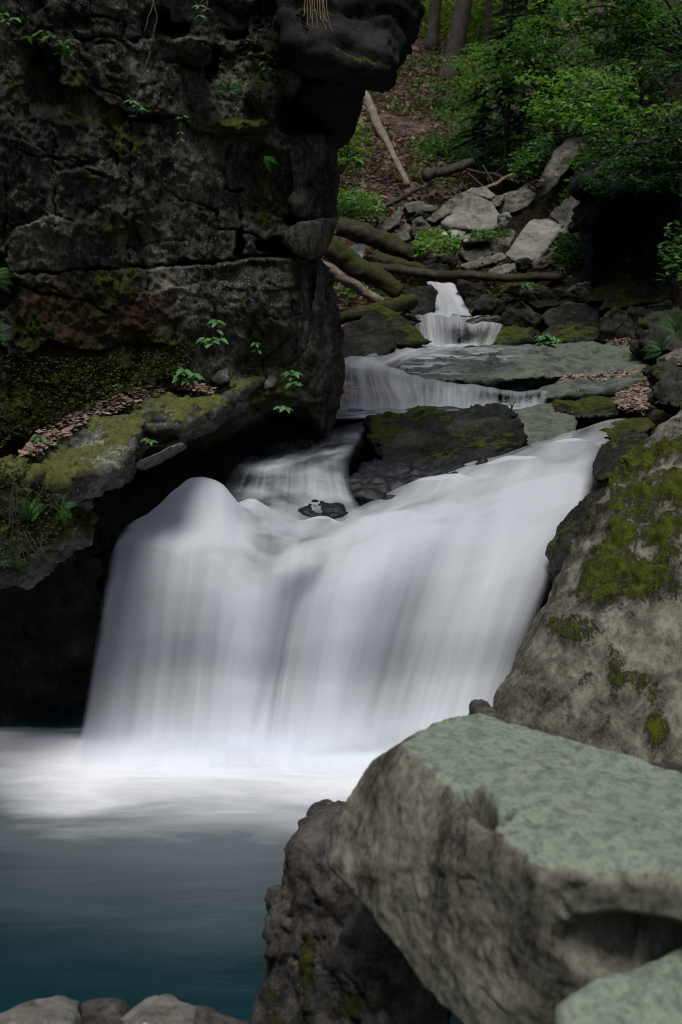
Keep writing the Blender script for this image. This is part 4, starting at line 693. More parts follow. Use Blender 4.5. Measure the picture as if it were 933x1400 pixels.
water_sheet('rapid', [[(540, 470, 14.4), (590, 471, 14.3), (660, 467, 14.5)], [(515, 479, 13.7), (555, 480, 13.6), (610, 480, 13.5)], [(488, 490, 12.9), (522, 493, 12.8), (560, 497, 12.75)], [(460, 500, 12.2), (500, 506, 12.1), (550, 514, 11.95)]],
    [[.7, .8, .8], [.5, .6, .2], [.45, .5, .2], [.5, .5, .35]], 'silk_far', nv=80, nu=60, streak=.8, soft=(.12, .15), amp=.05, fu=4, fv=1.2, seed=12)
water_sheet('stream_water_and_glints', [[(570, 473, 14.45), (640, 471, 14.6), (735, 472, 14.5)], [(552, 484, 13.5), (630, 484, 13.5), (728, 486, 13.4)], [(545, 497, 12.75), (620, 498, 12.75), (710, 500, 12.7)], [(552, 512, 12.05), (610, 514, 12.0), (680, 513, 12.1)]],
    [[.5, .3, .05], [.3, .28, .05], [.28, .3, .0], [.4, .25, .0]], 'silk_far', nv=110, nu=160, streak=.3, soft=(.1, .25), amp=.02, fu=3, fv=3, seed=27, swirl=[.7, 1.1, 1.1, .8], endsoft=(.08, .08))  # white swirls of this film are painted sky glints on the slab
water_sheet('cascade', [[(552, 432, 15.9), (590, 430, 16.2), (640, 432, 16.2), (686, 432, 16)], [(556, 440, 15.5), (590, 437, 15.6), (640, 440, 15.6), (690, 442, 15.55)], [(560, 455, 15.1), (592, 454, 15.15), (640, 456, 15.2), (682, 456, 15.2)], [(562, 470, 14.6), (595, 471, 14.6), (640, 470, 14.7), (676, 468, 14.7)]],
    [[.2, .6, .7, .7], [.25, .6, .6, .75], [.3, .55, .05, .7], [.5, .8, .8, .8]], 'silk_far', nv=60, nu=80, streak=1., soft=(.06, .05), amp=.05, fu=4, fv=.7, seed=15)
water_sheet('chute', [[(583, 385, 18.1), (600, 385, 18.2), (622, 385, 18.1)], [(588, 397, 17.7), (608, 396, 17.8), (630, 400, 17.7)], [(592, 414, 17.3), (614, 412, 17.3), (638, 416, 17.3)], [(588, 434, 16.6), (618, 434, 16.6), (652, 434, 16.6)]],
    [[.8, 1, .9], [.9, 1, .9], [.85, .9, .9], [.8, .9, .6]], 'silk_far', nv=60, nu=50, streak=.5, soft=(.08, .08), amp=.04, fu=3, fv=.5, seed=18)
water_sheet('rivulet', [[(480, 336, 21), (490, 335, 21), (502, 334, 21)], [(476, 345, 20.6), (488, 345, 20.6), (499, 344, 20.6)], [(473, 357, 20.2), (484, 357, 20.2), (496, 356, 20.2)]], [.8, .9, .8], 'silk_far', nv=30, nu=30, streak=.6, soft=(.15, .15), amp=.03, seed=21)
water_sheet('rivulet', [[(494, 382, 18.4), (505, 392, 18.3)], [(502, 396, 18), (516, 404, 18)], [(508, 410, 17.6), (524, 414, 17.6)]], [.5, .7, .6], 'silk_far', nv=30, nu=30, streak=1., soft=(.2, .2), amp=.03, seed=23)
def flat(name, pts, z, mat, origin=None):
    bm = bmesh.new(); vs = [bm.verts.new((p[0], p[1], z)) for p in pts]; bm.faces.new(vs); me = bpy.data.meshes.new(name)
    if bm.faces: bm.normal_update()
    bm.faces.ensure_lookup_table()
    if bm.faces[0].normal.z < 0: bm.faces[0].normal_flip()
    o_ = Vector(origin or (0, 0, 0)); bm.transform(Matrix.Translation(-o_)); bm.to_mesh(me); bm.free(); me.materials.append(M[mat])
    o = bpy.data.objects.new(name, me); o.location = o_; COL.objects.link(o); tag(o, kind='structure'); return o
flat('pool', [(-5.5, -1), (2.4, -1), (2.6, 5), (2.2, 9), (-3.2, 9), (-5.5, 6)], 0, 'pool', origin=(0, 7.3, 0))
flat('stream_water_and_glints', [(-.6, 10.05), (.35, 10.1), (.6, 10.6), (2.05, 10.9), (2.0, 11.5), (-.4, 11.6), (-.9, 11.2)], 1.645, 'flat_water')

# ------------------------------------------------------------------ wood
def tube(pts, rad, ns=14, seed=0, wob=.06, cap=True):
    P = np.array(pts, float); n = len(P); T = np.gradient(P, axis=0); T /= np.linalg.norm(T, axis=1, keepdims=True)
    up = np.array([0, 0, 1.]) if abs(T[0, 2]) < .8 else np.array([1., 0, 0]); A = np.cross(T, up); A /= np.linalg.norm(A, axis=1, keepdims=True); B = np.cross(A, T)
    th = np.linspace(0, 2 * np.pi, ns, endpoint=False); c, s = np.cos(th), np.sin(th)
    d = A[:, None] * c[None, :, None] + B[:, None] * s[None, :, None]
    r = np.array(rad, float)[:, None] * np.ones((1, ns)); q = (P[:, None] + d * r[:, :, None]).reshape(-1, 3)
    r = r * (1 + wob * 2 * noise(q / (np.mean(rad) * 2.2), seed).reshape(n, ns) + wob * noise(q / (np.mean(rad) * .7), seed + 1).reshape(n, ns))
    v = (P[:, None] + d * r[:, :, None]).reshape(-1, 3)
    i = (np.arange(n - 1)[:, None] * ns + np.arange(ns)[None]).ravel(); j = (np.arange(n - 1)[:, None] * ns + (np.arange(ns)[None] + 1) % ns).ravel()
    f = np.stack([i, j, j + ns, i + ns], 1)
    L = np.concatenate([[0], np.cumsum(np.linalg.norm(np.diff(P, axis=0), axis=1))]); uv = np.stack([np.tile(th / 6.283 * 3, n), np.repeat(L, ns)], 1)
    nz = d.reshape(-1, 3)
    if cap:
        v = np.concatenate([v, P[:1], P[-1:]]); nz = np.concatenate([nz, -T[:1], T[-1:]]); uv = np.concatenate([uv, [[0, 0], [0, L[-1]]]])
        k0 = n * ns; a = np.arange(ns); b = (a + 1) % ns; o = (n - 1) * ns
        f = np.concatenate([f, np.stack([b, a, np.full(ns, k0), np.full(ns, k0)], 1), np.stack([o + a, o + b, np.full(ns, k0 + 1), np.full(ns, k0 + 1)], 1)])
    return v, f, uv, nz
def tri(f):
    t = np.concatenate([f[:, [0, 1, 2]], f[:, [0, 2, 3]]]); return t[(t[:, 0] != t[:, 1]) & (t[:, 1] != t[:, 2]) & (t[:, 0] != t[:, 2])]
def bend(a, b, n, sag, seed, jit=.02):
    t = np.linspace(0, 1, n)[:, None]; p = a + (b - a) * t; L = np.linalg.norm(b - a)
    p[:, 2] += sag * np.sin(np.pi * t[:, 0]); q = np.stack([t[:, 0] * 3, 0 * t[:, 0] + seed, 0 * t[:, 0]], 1)
    p += L * jit * np.stack([noise(q, seed), noise(q, seed + 1), noise(q, seed + 2)], 1); return p
def wood(name, a, b, r0, r1, mat, parent=None, n=24, ns=14, sag=0., moss=2., seed=0, jit=.015, label=None, cat=None, group=None, wob=.07):
    p = bend(np.array(a, float), np.array(b, float), n, sag, seed, jit); v, f, uv, nz = tube(p, np.linspace(r0, r1, n), ns, seed, wob)
    mo = sstep(moss - .3, moss + .3, nz[:, 2] + fbm(v, .5, 3, seed + 5)) if moss < 1.9 else np.zeros(len(v))
    v = v + nz * (.012 * mo)[:, None]
    o = mesh_obj(name, v, tri(f), M[mat], parent=parent, attrs={'moss': mo}, uv=uv, origin=p[0] if parent is not None else p.mean(0))
    if label: tag(o, label, cat, group)
    return o
def log(label, a, b, w0, w1, mat, moss=2., stubs=(), **kw):
    A, B = at(*a), at(*b); r0 = w0 * .42 * a[2] / FPX; r1 = w1 * .42 * b[2] / FPX; kw.setdefault('wob', .17); kw.setdefault('jit', .028); kw.setdefault('n', 40); kw.setdefault('ns', 20)
    o = wood('log', A, B, r0, r1, mat, moss=moss, label=label, cat='log', group='fallen logs', **kw)
    for t, px, py, w in stubs:
        q = A + (B - A) * t; e = at(px, py, q[1] - .1); e_ = wood('branch_stub', q, e, w / 2 * q[1] / FPX, w / 4 * q[1] / FPX, mat, parent=o, n=6, ns=8, moss=moss, seed=3)
    return o
log('pale barkless trunk leaning on the leafy slope', (496, 128, 25.5), (559, 254, 23.6), 15, 8, 'deadwood', seed=1, stubs=[(.3, 528, 160, 3)])
log('thick green mossy log sloping down to the chute', (432, 330, 17.2), (549, 400, 17.0), 36, 26, 'logwood', moss=.1, seed=2)
log('thin grey peeling log below the thick mossy one', (436, 360, 16.4), (522, 414, 16.6), 17, 15, 'deadwood', moss=.95, seed=3, stubs=[(.35, 462, 398, 4)])
log('brown mossy log above the thick mossy one', (462, 310, 19.2), (566, 350, 19.2), 28, 30, 'logwood', moss=.65, seed=4, sag=.05)
log('long horizontal log lying across the stream above the chute', (500, 366, 18.6), (766, 380, 17.9), 15, 11, 'logwood', moss=.95, seed=5, sag=-.05, ns=16, n=40)
log('short mossy log behind the horizontal log', (512, 353, 19), (582, 372, 18.7), 18, 20, 'logwood', moss=.3, seed=6)
log('low mossy log resting on the wedge boulder', (462, 438, 14.2), (564, 412, 15.6), 16, 22, 'logwood', moss=.25, seed=7)
log('thin bare stick beside the low mossy log', (452, 424, 15), (512, 420, 15), 4, 3, 'logwood', seed=8)
log('brown rotten log at the top of the slab jumble', (580, 242, 24), (648, 222, 24.2), 17, 14, 'logwood', moss=1.0, seed=9)
log('dark fallen stem in the leaves left of the jumble', (512, 290, 21.8), (576, 256, 22.6), 10, 6, 'logwood', moss=1.1, seed=10)
log('pale forked branch lying above the jumble', (646, 268, 22.4), (706, 236, 22.8), 8, 5, 'deadwood', moss=1.3, seed=11, stubs=[(.5, 660, 226, 3), (.3, 640, 236, 2.5)])
log('dark bare branch on the slope at the foot of the conifers', (640, 232, 24), (712, 248, 22.5), 5, 3, 'logwood', seed=12, stubs=[(.5, 690, 226, 2.5)])

# ------------------------------------------------------------------ leaves
def leaves(c, d, n, s, wid=.55):
    """folded leaf blades: base c, direction d, upward n, length s"""
    c, d, n = (np.asarray(x, float) for x in (c, d, n)); s = np.asarray(s, float)[:, None]
    d = d / (np.linalg.norm(d, axis=1, keepdims=True) + 1e-9); b = np.cross(d, n); b /= np.linalg.norm(b, axis=1, keepdims=True) + 1e-9; n = np.cross(b, d)
    v = np.stack([c, c + d * s * .45 + b * s * wid * .5 + n * s * .10, c + d * s, c + d * s * .45 - b * s * wid * .5 + n * s * .10], 1).reshape(-1, 3)
    i = np.arange(len(c))[:, None] * 4; f = np.concatenate([i + np.array([[0, 1, 2]]), i + np.array([[0, 2, 3]])]); return v, f
def crown_at(centers, rad, n, size, seed, flat_=.45, up=.8):
    r = np.random.default_rng(seed); k = r.integers(0, len(centers), n); C = np.asarray(centers, float)[k]; rad = np.broadcast_to(rad, (len(centers),))[k]
    o = r.normal(size=(n, 3)); o /= np.linalg.norm(o, axis=1, keepdims=True); o *= (r.random((n, 1)) ** .45) * rad[:, None]; o[:, 2] *= flat_
    d = r.normal(size=(n, 3)); d[:, 2] = d[:, 2] * .35 - .25; nn = r.normal(size=(n, 3)) * (1 - up) * 1.4; nn[:, 2] += up
    return leaves(C + o, d, nn, size * (.65 + .7 * r.random(n)))
def spray_tree(name, label, cat, root, targets, rad, nleaf, size, leaf, group, seed, r0=.04, sub=5, wood_='bark', flat_=.4, up=.75, cl=.5):
    """a small tree or shrub: branches bend from the root out to their tips; leaves hang in flat sprays along the outer part"""
    A = at(*root); o = empty(name, A); tag(o, label, cat, group); rr = np.random.default_rng(seed); cs = []; rs = []
    for i, t in enumerate(targets):
        B = at(*t); L = np.linalg.norm(B - A)
        wood('branch', A, B, r0 * .7, r0 * .12, wood_, parent=o, n=14, ns=6, sag=.18 * L, seed=seed + i, jit=.03)
        bp = bend(A, B, 14, .18 * L, seed + i, .03)
        for j in range(sub):
            u = cl + (1 - cl) * rr.random(); k = int(u * 13); q = bp[k] + rr.normal(size=3) * rad * np.array([.9, .9, .35]); cs.append(q); rs.append(rad * (.35 + .5 * rr.random()))
        cs.append(B); rs.append(rad * .6)
    v, f = crown_at(cs, np.array(rs), nleaf, size, seed, flat_, up)
    mesh_obj('crown', v, f, M[leaf], parent=o, origin=A, smooth=False)
    return o
GT = 'understory shrubs and young trees on the bank'
spray_tree('beech_shrub', 'bright leafy beech shrub reaching out above the tall angled slab', 'shrub', (900, 240, 18.6), [(735, 150, 17.6), (758, 118, 18), (792, 104, 18), (772, 162, 17.6), (805, 170, 17.5), (830, 135, 18), (760, 140, 17.6), (850, 110, 18.2)], .38, 2300, .095, 'leaf_bright', GT, 31)
spray_tree('beech_shrub', 'leafy shrub hanging over the black hollow', 'shrub', (940, 262, 17.4), [(818, 182, 17), (850, 168, 17), (812, 206, 16.8), (842, 204, 17), (872, 174, 17), (885, 205, 17), (800, 222, 17)], .4, 1800, .085, 'leaf_mid', GT, 32)
spray_tree('young_tree', 'leafy young tree across the top right of the gorge', 'tree', (960, 120, 21), [(790, 42, 20), (820, 26, 20), (850, 52, 20), (780, 14, 20), (872, 16, 20), (740, 30, 21), (830, 62, 20), (900, 20, 20), (800, -20, 20), (870, -30, 20)], .5, 2600, .11, 'leaf_mid', GT, 33, r0=.06)
spray_tree('young_tree', 'green young tree in front of the conifers', 'tree', (760, 180, 25), [(700, 62, 24), (722, 42, 24), (742, 82, 24), (702, 102, 24), (690, 28, 25), (738, 14, 25), (720, 112, 24), (760, 60, 24), (770, 100, 24)], .6, 3200, .1, 'leaf_mid', GT, 34, r0=.06)
spray_tree('shrub', 'sparse thin-branched shrub at the right edge of the gorge', 'shrub', (990, 170, 15), [(878, 66, 15), (905, 38, 15), (898, 106, 15), (930, 20, 15), (920, 85, 15)], .3, 420, .08, 'leaf_dark', GT, 35, r0=.035)
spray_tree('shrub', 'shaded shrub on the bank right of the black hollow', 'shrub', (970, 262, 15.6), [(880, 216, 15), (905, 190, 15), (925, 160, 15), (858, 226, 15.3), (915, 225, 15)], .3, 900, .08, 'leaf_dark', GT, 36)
spray_tree('shrub', 'light green shrub under the overhang of the cliff', 'shrub', (466, 238, 20), [(478, 188, 20), (497, 206, 20), (472, 208, 20), (488, 216, 20), (466, 175, 20), (486, 160, 20.3)], .22, 700, .085, 'leaf_bright', GT, 37)
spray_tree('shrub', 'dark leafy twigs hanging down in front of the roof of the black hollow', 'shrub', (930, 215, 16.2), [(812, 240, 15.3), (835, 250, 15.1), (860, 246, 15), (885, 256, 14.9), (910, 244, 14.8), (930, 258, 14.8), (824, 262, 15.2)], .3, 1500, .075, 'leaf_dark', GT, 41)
for i, (lb, rt, tg, rd, nl, lf) in enumerate([
    ('dark shrub at the foot of the large tree trunk', (620, 150, 30), [(600, 120, 30), (630, 118, 30), (650, 140, 29.5), (610, 150, 29.5)], .45, 1000, 'leaf_mid'),
    ('low green shrub in the middle of the leafy slope', (610, 215, 27), [(585, 190, 27), (610, 185, 27), (632, 200, 26.5), (600, 205, 26.5)], .4, 900, 'leaf_mid'),
    ('green shrub spreading right of the leafy slope', (670, 200, 27), [(640, 165, 27), (665, 155, 27), (690, 170, 27), (655, 185, 26.5), (700, 150, 27)], .55, 1700, 'leaf_mid'),
    ('dark bush below the conifers at the edge of the slope', (680, 235, 25), [(655, 212, 25), (680, 205, 25), (702, 215, 25), (640, 222, 25)], .45, 1200, 'leaf_dark'),
    ('bright sapling beside the large tree trunk', (660, 140, 32), [(640, 85, 32), (665, 70, 32), (690, 90, 32), (650, 110, 32), (680, 120, 31)], .7, 1800, 'leaf_bright'),
    ('dark green bush behind the tall angled slab', (790, 200, 24), [(750, 165, 24), (775, 150, 24), (800, 165, 24), (740, 190, 23.5), (725, 205, 23.5)], .6, 1500, 'leaf_dark'),
    ('dark shrub high on the right bank', (940, 110, 22), [(860, 80, 22), (890, 75, 22), (920, 60, 22), (905, 120, 21), (870, 110, 21.5), (880, 140, 21)],   .6, 1500, 'leaf_dark')]):
    spray_tree('shrub', lb, 'shrub', rt, tg, rd, nl, .09, lf, GT, 60 + i * 7)

for i, (lb, rt, tg, rd, nl) in enumerate([
    ('foliage coloured bright as if sunlit between the trunks at the top left of the forest', (640, 60, 40), [(585, 30, 40), (605, 10, 40), (625, 40, 40), (648, 15, 40), (600, -10, 40), (640, -15, 40), (580, 5, 40)], 1.1, 2600),
    ('foliage coloured bright as if sunlit in the gap at the top centre of the forest', (690, 80, 39), [(660, 45, 39), (680, 20, 39), (700, 40, 39), (672, -5, 39), (715, 10, 39), (655, 10, 39)], 1.1, 2400),
    ('light green sapling at the crest right of the thin trunks', (720, 110, 35), [(690, 75, 35), (712, 60, 35), (735, 80, 35), (700, 95, 34), (740, 50, 35)], .8, 1700)]):
    spray_tree('sapling', lb, 'sapling', rt, tg, rd, nl, .16, 'leaf_far', 'saplings at the crest of the slope', 160 + i * 9, flat_=.7, up=.5)

def tree(label, base, top, w0, h, seed, leaf='leaf_far', nleaf=1400, crown=True):
    A = at(*base); A[2] -= .3; T = at(*top); dr = (T - A) / np.linalg.norm(T - A); B = A + dr * h; r0 = w0 / 2 * base[2] / FPX
    o = empty('tree', A); tag(o, label, 'tree', 'forest trees at the top of the slope')
    p = bend(A, B, 30, 0, seed, .008); rad = np.linspace(r0, r0 * .35, 30); rad[0] *= 1.5; rad[1] *= 1.15
    v, f, uv, nz = tube(p, rad, 14, seed, .05); mo = sstep(.4, 1., fbm(v, .5, 3, seed) + .5 * sstep(1.2, 0, v[:, 2] - A[2]))
    mesh_obj('trunk', v, tri(f), M['bark'], parent=o, attrs={'moss': mo}, uv=uv, origin=A)
    rr = np.random.default_rng(seed); cs = []
    for i in range(7):
        s = p[int(12 + i * 2.3)]; a = rr.random() * 6.28; L = 1.6 + rr.random() * 1.6; e = s + np.array([math.cos(a) * L, math.sin(a) * L, .5 + rr.random()])
        wood('limb', s, e, r0 * .3, r0 * .08, 'bark', parent=o, n=8, ns=6, seed=seed + i, jit=.04)
        cs += [e, s + (e - s) * .6, e + rr.normal(size=3) * .7]
    v, f = crown_at(cs, 1.0, nleaf, .16, seed, .6, .5); mesh_obj('crown', v, f, M[leaf], parent=o, origin=A, smooth=False)
tree('dark straight trunk nearest the cliff overhang', (588, 62, 35), (596, 0, 35), 15, 12, 1)
tree('thick pale trunk leaning right at the top of the leaf slope', (610, 112, 33), (634, 0, 33), 25, 14, 2)
tree('thin trunk right of the thick pale one', (662, 92, 34), (668, 0, 34), 9, 11, 3)
tree('slender dark trunk between thin trunk and conifers', (690, 100, 36), (693, 0, 36), 10, 11, 4)
tree('distant pale trunk between the two leftmost trunks', (604, 52, 43), (606, 0, 43), 12, 12, 5)
tree('distant pale trunk behind the thick leaning trunk', (650, 70, 42), (654, 0, 42), 16, 12, 6)
tree('dark trunk at the top centre of the forest', (716, 90, 38), (712, 0, 38), 13, 12, 7)
tree('far trunk at the top behind the young trees', (760, 80, 36), (756, 0, 36), 12, 12, 8)
def conifer(label, base, h, rad, seed):
    A = at(*base); A[2] -= .2; o = empty('spruce', A); tag(o, label, 'spruce', 'dark spruces')
    wood('trunk', A, A + np.array([.1, 0, h]), .07, .015, 'bark', parent=o, n=16, ns=8, seed=seed)
    r = np.random.default_rng(seed); C = []; D = []; S = []
    for k in range(46):
        z = h * (.12 + .86 * k / 46); L = rad * (1 - .8 * k / 46) * (.7 + .5 * r.random()); a = r.random() * 6.283
        for j in range(34):
            t = (j + r.random()) / 34; q = A + np.array([math.cos(a) * L * t, math.sin(a) * L * t, z - .28 * L * t * t]); sd = 1 if j % 2 else -1; b = a + sd * (.7 + .4 * r.random())
            C.append(q); D.append((math.cos(b), math.sin(b), -.25)); S.append(.10 + .22 * (1 - t) * min(1, L))
    n = np.tile([0, 0, 1.], (len(C), 1)) + r.normal(size=(len(C), 3)) * .25; v, f = leaves(C, D, n, np.array(S), .22)
    mesh_obj('crown', v, f, M['needle'], parent=o, origin=A, smooth=False)
conifer('dark spruce left of the tall angled slab', (690, 232, 24.5), 3.6, 1.0, 1)
conifer('dark spruce behind the bright beech shrub', (745, 215, 24.5), 3.4, 1.1, 2)
conifer('tall dark spruce at the centre of the background', (712, 190, 27), 5.0, 1.3, 3)
conifer('small dark spruce at the right foot of the leaf slope', (655, 215, 26), 1.6, .8, 4)
conifer('dark spruce high on the right bank behind young trees', (860, 130, 23), 4.5, 1.5, 5)

# ------------------------------------------------------------------ far wood and ground cover (stuff)
r = np.random.default_rng(5)
n = 26000; C = np.stack([r.uniform(-14, 26, n), r.uniform(44, 62, n), np.zeros(n)], 1); C[:, 2] = 8.2 + (C[:, 1] - 44) * .12 + r.random(n) ** 1.2 * 12
den = fbm(C, 3.5, 3, 77); C = C[den > -.08]; n = len(C); d = r.normal(size=(n, 3)); nn = r.normal(size=(n, 3)) * .6; nn[:, 2] += .6; v, f = leaves(C, d, nn, .3 * (.6 + .8 * r.random(n)), .7)
tag(mesh_obj('far_wood', v, f, M['leaf_far'], smooth=False), 'mass of pale green foliage far beyond the slope', 'wood', kind='stuff')
def scatter(name, label, cat, test, n, size, leaf, seed, lift=.03, up=.6, yr=(17, 38), xr=(-2, 8), wid=.6, steep=.3):
    r = np.random.default_rng(seed); x = r.uniform(*xr, n); y = r.uniform(*yr, n); k = test(x, y, r); x, y = x[k], y[k]; m = len(x); z = gz(x, y)
    hill = sstep(12, 20, y); p = np.stack([x, y, z * .5], 1); z = z + (.22 * fbm(p, 2.2, 3, 5) + .10 * fbm(p, .6, 3, 9)) * (.35 + .65 * hill)
    d = r.normal(size=(m, 3)); d[:, 2] = np.abs(d[:, 2]) * steep; nn = r.normal(size=(m, 3)) * (1 - up); nn[:, 2] += up
    v, f = leaves(np.stack([x, y, z + lift * (.2 + r.random(m))], 1), d, nn, size * (.6 + .8 * r.random(m)), wid)
    tag(mesh_obj(name, v, f, M[leaf], smooth=False), label, cat, kind='stuff')
scatter('leaf_litter', 'brown fallen leaves covering the slope', 'leaves', lambda x, y, r: (fbm(np.stack([x, y, 0 * x], 1), 2.5, 3, 6) > -.25) & (x < .1 * y + .4), 26000, .13, 'litter', 1, .04, .75)
scatter('ground_plants', 'low green plants scattered over the slope', 'plants', lambda x, y, r: (fbm(np.stack([x, y, 0 * x], 1), 1.1, 3, 16) > .12 - .1 * (x > 1.5)), 26000, .1, 'leaf_mid', 2, .22, .6)
def patch(name, label, cat, poly, n, size, leaf, seed, thick=.03, dz=.02, up=.75, kind='stuff', hang=0.):
    """a patch of leaves lying on a rock: poly is a strip of (px, py, Y) pairs"""
    r = np.random.default_rng(seed); P = np.array([[at(*a), at(*b)] for a, b in poly]); m = len(P) - 1; u = r.random(n) * m; i = u.astype(int); f_ = (u - i)[:, None]; w = r.random((n, 1))
    a = P[i, 0] * (1 - f_) + P[i + 1, 0] * f_; b = P[i, 1] * (1 - f_) + P[i + 1, 1] * f_; c = a * (1 - w) + b * w; c[:, 2] += dz + thick * r.random(n)
    d = r.normal(size=(n, 3)); d[:, 2] = d[:, 2] * (.12 if leaf.startswith('litter') else .35) - hang; nn = r.normal(size=(n, 3)) * (1 - up); nn[:, 2] += up; nn[:, 1] -= .25
    v, f = leaves(c, d, nn, size * (.6 + .8 * r.random(n)), .65); return tag(mesh_obj(name, v, f, M[leaf], smooth=False), label, cat, kind=kind)
patch('leaf_litter', 'strip of brown beech leaves along the back of the ledge', 'leaves', [((28, 628, 6.85), (45, 630, 6.8)), ((60, 598, 7.2), (85, 605, 7.15)), ((110, 570, 7.6), (125, 580, 7.55)), ((165, 548, 7.95), (180, 560, 7.85)), ((215, 522, 8.45), (235, 538, 8.3)), ((250, 528, 8.6), (262, 536, 8.5))], 900, .042, 'litter_pale', 3)
patch('leaf_litter', 'small heap of brown leaves behind the green-topped ledge rock', 'leaves', [((232, 530, 8.5), (235, 540, 8.4)), ((265, 530, 8.55), (265, 541, 8.4)), ((292, 538, 8.5), (290, 546, 8.35))], 220, .04, 'litter_pale', 4)
patch('leaf_litter', 'few brown leaves beside the wedge stone', 'leaves', [((318, 500, 9.1), (322, 508, 9.0)), ((335, 498, 9.15), (335, 512, 9.0))], 70, .04, 'litter_pale', 5)
patch('leaf_litter', 'heap of brown leaves on the right bank by the stream', 'leaves', [((845, 548, 11.0), (850, 566, 10.5)), ((870, 532, 11.3), (875, 568, 10.4)), ((895, 530, 11.2), (905, 564, 10.3))], 1700, .05, 'litter_pale', 6, .03, .03)
patch('leaf_litter', 'brown leaves along the shelf slab under the flat slab', 'leaves', [((770, 518, 12.1), (775, 526, 11.8)), ((820, 516, 12.2), (825, 526, 11.8)), ((890, 508, 12.4), (895, 516, 12.0))], 420, .05, 'litter_pale', 7)
patch('leaf_litter', 'brown leaves at the back right corner of the flat slab', 'leaves', [((830, 468, 14.8), (835, 472, 14.5)), ((880, 468, 14.4), (890, 476, 13.8)), ((890, 492, 13.1), (898, 498, 12.9))], 200, .05, 'litter', 8)
patch('leaf_litter', 'brown leaves on the shaded bank over the hollow', 'leaves', [((860, 205, 16.6), (850, 225, 16.3)), ((890, 195, 16.6), (880, 240, 16.2)), ((930, 200, 16.4), (930, 245, 16.0))], 700, .1, 'litter', 9, .1, .05)
patch('leaf_litter', 'brown leaves on the bank above the two shaded slabs', 'leaves', [((715, 240, 22.2), (722, 262, 21.6)), ((735, 235, 22), (742, 262, 21.4))], 220, .1, 'litter', 10, .08)
patch('ground_plants', 'bright green plants below the leaf slope on the left', 'plants', [((458, 278, 21.2), (460, 306, 20.2)), ((490, 278, 21.5), (495, 308, 20.3)), ((520, 288, 21.5), (525, 305, 20.6))], 900, .085, 'leaf_bright', 11, .22, .05, .6)
patch('ground_plants', 'bright green plants growing among slabs above the log', 'plants', [((570, 336, 19.6), (568, 355, 18.9)), ((600, 330, 19.7), (605, 356, 18.9)), ((625, 340, 19.4), (628, 352, 19))], 650, .08, 'leaf_bright', 12, .18, .04, .6)
patch('ground_plants', 'green plants growing left of the tall angled slab', 'plants', [((700, 232, 22.2), (700, 258, 21.5)), ((725, 215, 22.3), (732, 245, 21.6)), ((750, 200, 22.4), (748, 225, 21.7))], 800, .09, 'leaf_mid', 13, .25, .05, .6)
patch('ground_plants', 'green plants growing at the foot of the parallel slab', 'plants', [((762, 345, 19), (760, 372, 18.2)), ((790, 325, 19.3), (800, 372, 18.2))], 500, .08, 'leaf_mid', 14, .2, .04, .6)
patch('ground_plants', 'tiny green plants on the cracked pale slab', 'plants', [((640, 325, 19.8), (640, 332, 19.5)), ((690, 318, 20), (700, 330, 19.5))], 220, .07, 'leaf_mid', 15, .1)
patch('ground_plants', 'green plants at the right edge below the shaded shrub', 'plants', [((905, 340, 14.5), (905, 390, 14)), ((950, 330, 14.5), (950, 400, 14))], 260, .08, 'leaf_mid', 16, .3, .0)

patch('moss_tufts', 'feathery green moss tufts at the mossy foot of the cliff', 'moss', [((-10, 480, 7.2), (-10, 620, 7.0)), ((60, 490, 7.5), (60, 590, 7.25)), ((120, 490, 7.8), (120, 560, 7.55)), ((200, 480, 8.2), (200, 525, 8.0)), ((270, 470, 8.5), (250, 505, 8.35))], 2600, .022, 'moss_leaf', 17, .03, -.01, .5)
patch('moss_tufts', 'moss tufts and small ferny leaves covering the left bank', 'moss', [((-10, 640, 6.4), (-10, 770, 6.25)), ((40, 650, 6.55), (40, 770, 6.4)), ((84, 680, 6.6), (78, 740, 6.55))], 900, .022, 'moss_leaf', 18, .03, -.01, .5)
patch('moss_tufts', 'green moss tufts along the upper corner moss of the cliff', 'moss', [((330, 60, 8.75), (330, 120, 8.75)), ((380, 20, 8.7), (385, 120, 8.85)), ((420, 10, 8.5), (420, 60, 8.5))], 700, .022, 'moss_leaf', 19, .03, -.01, .5)
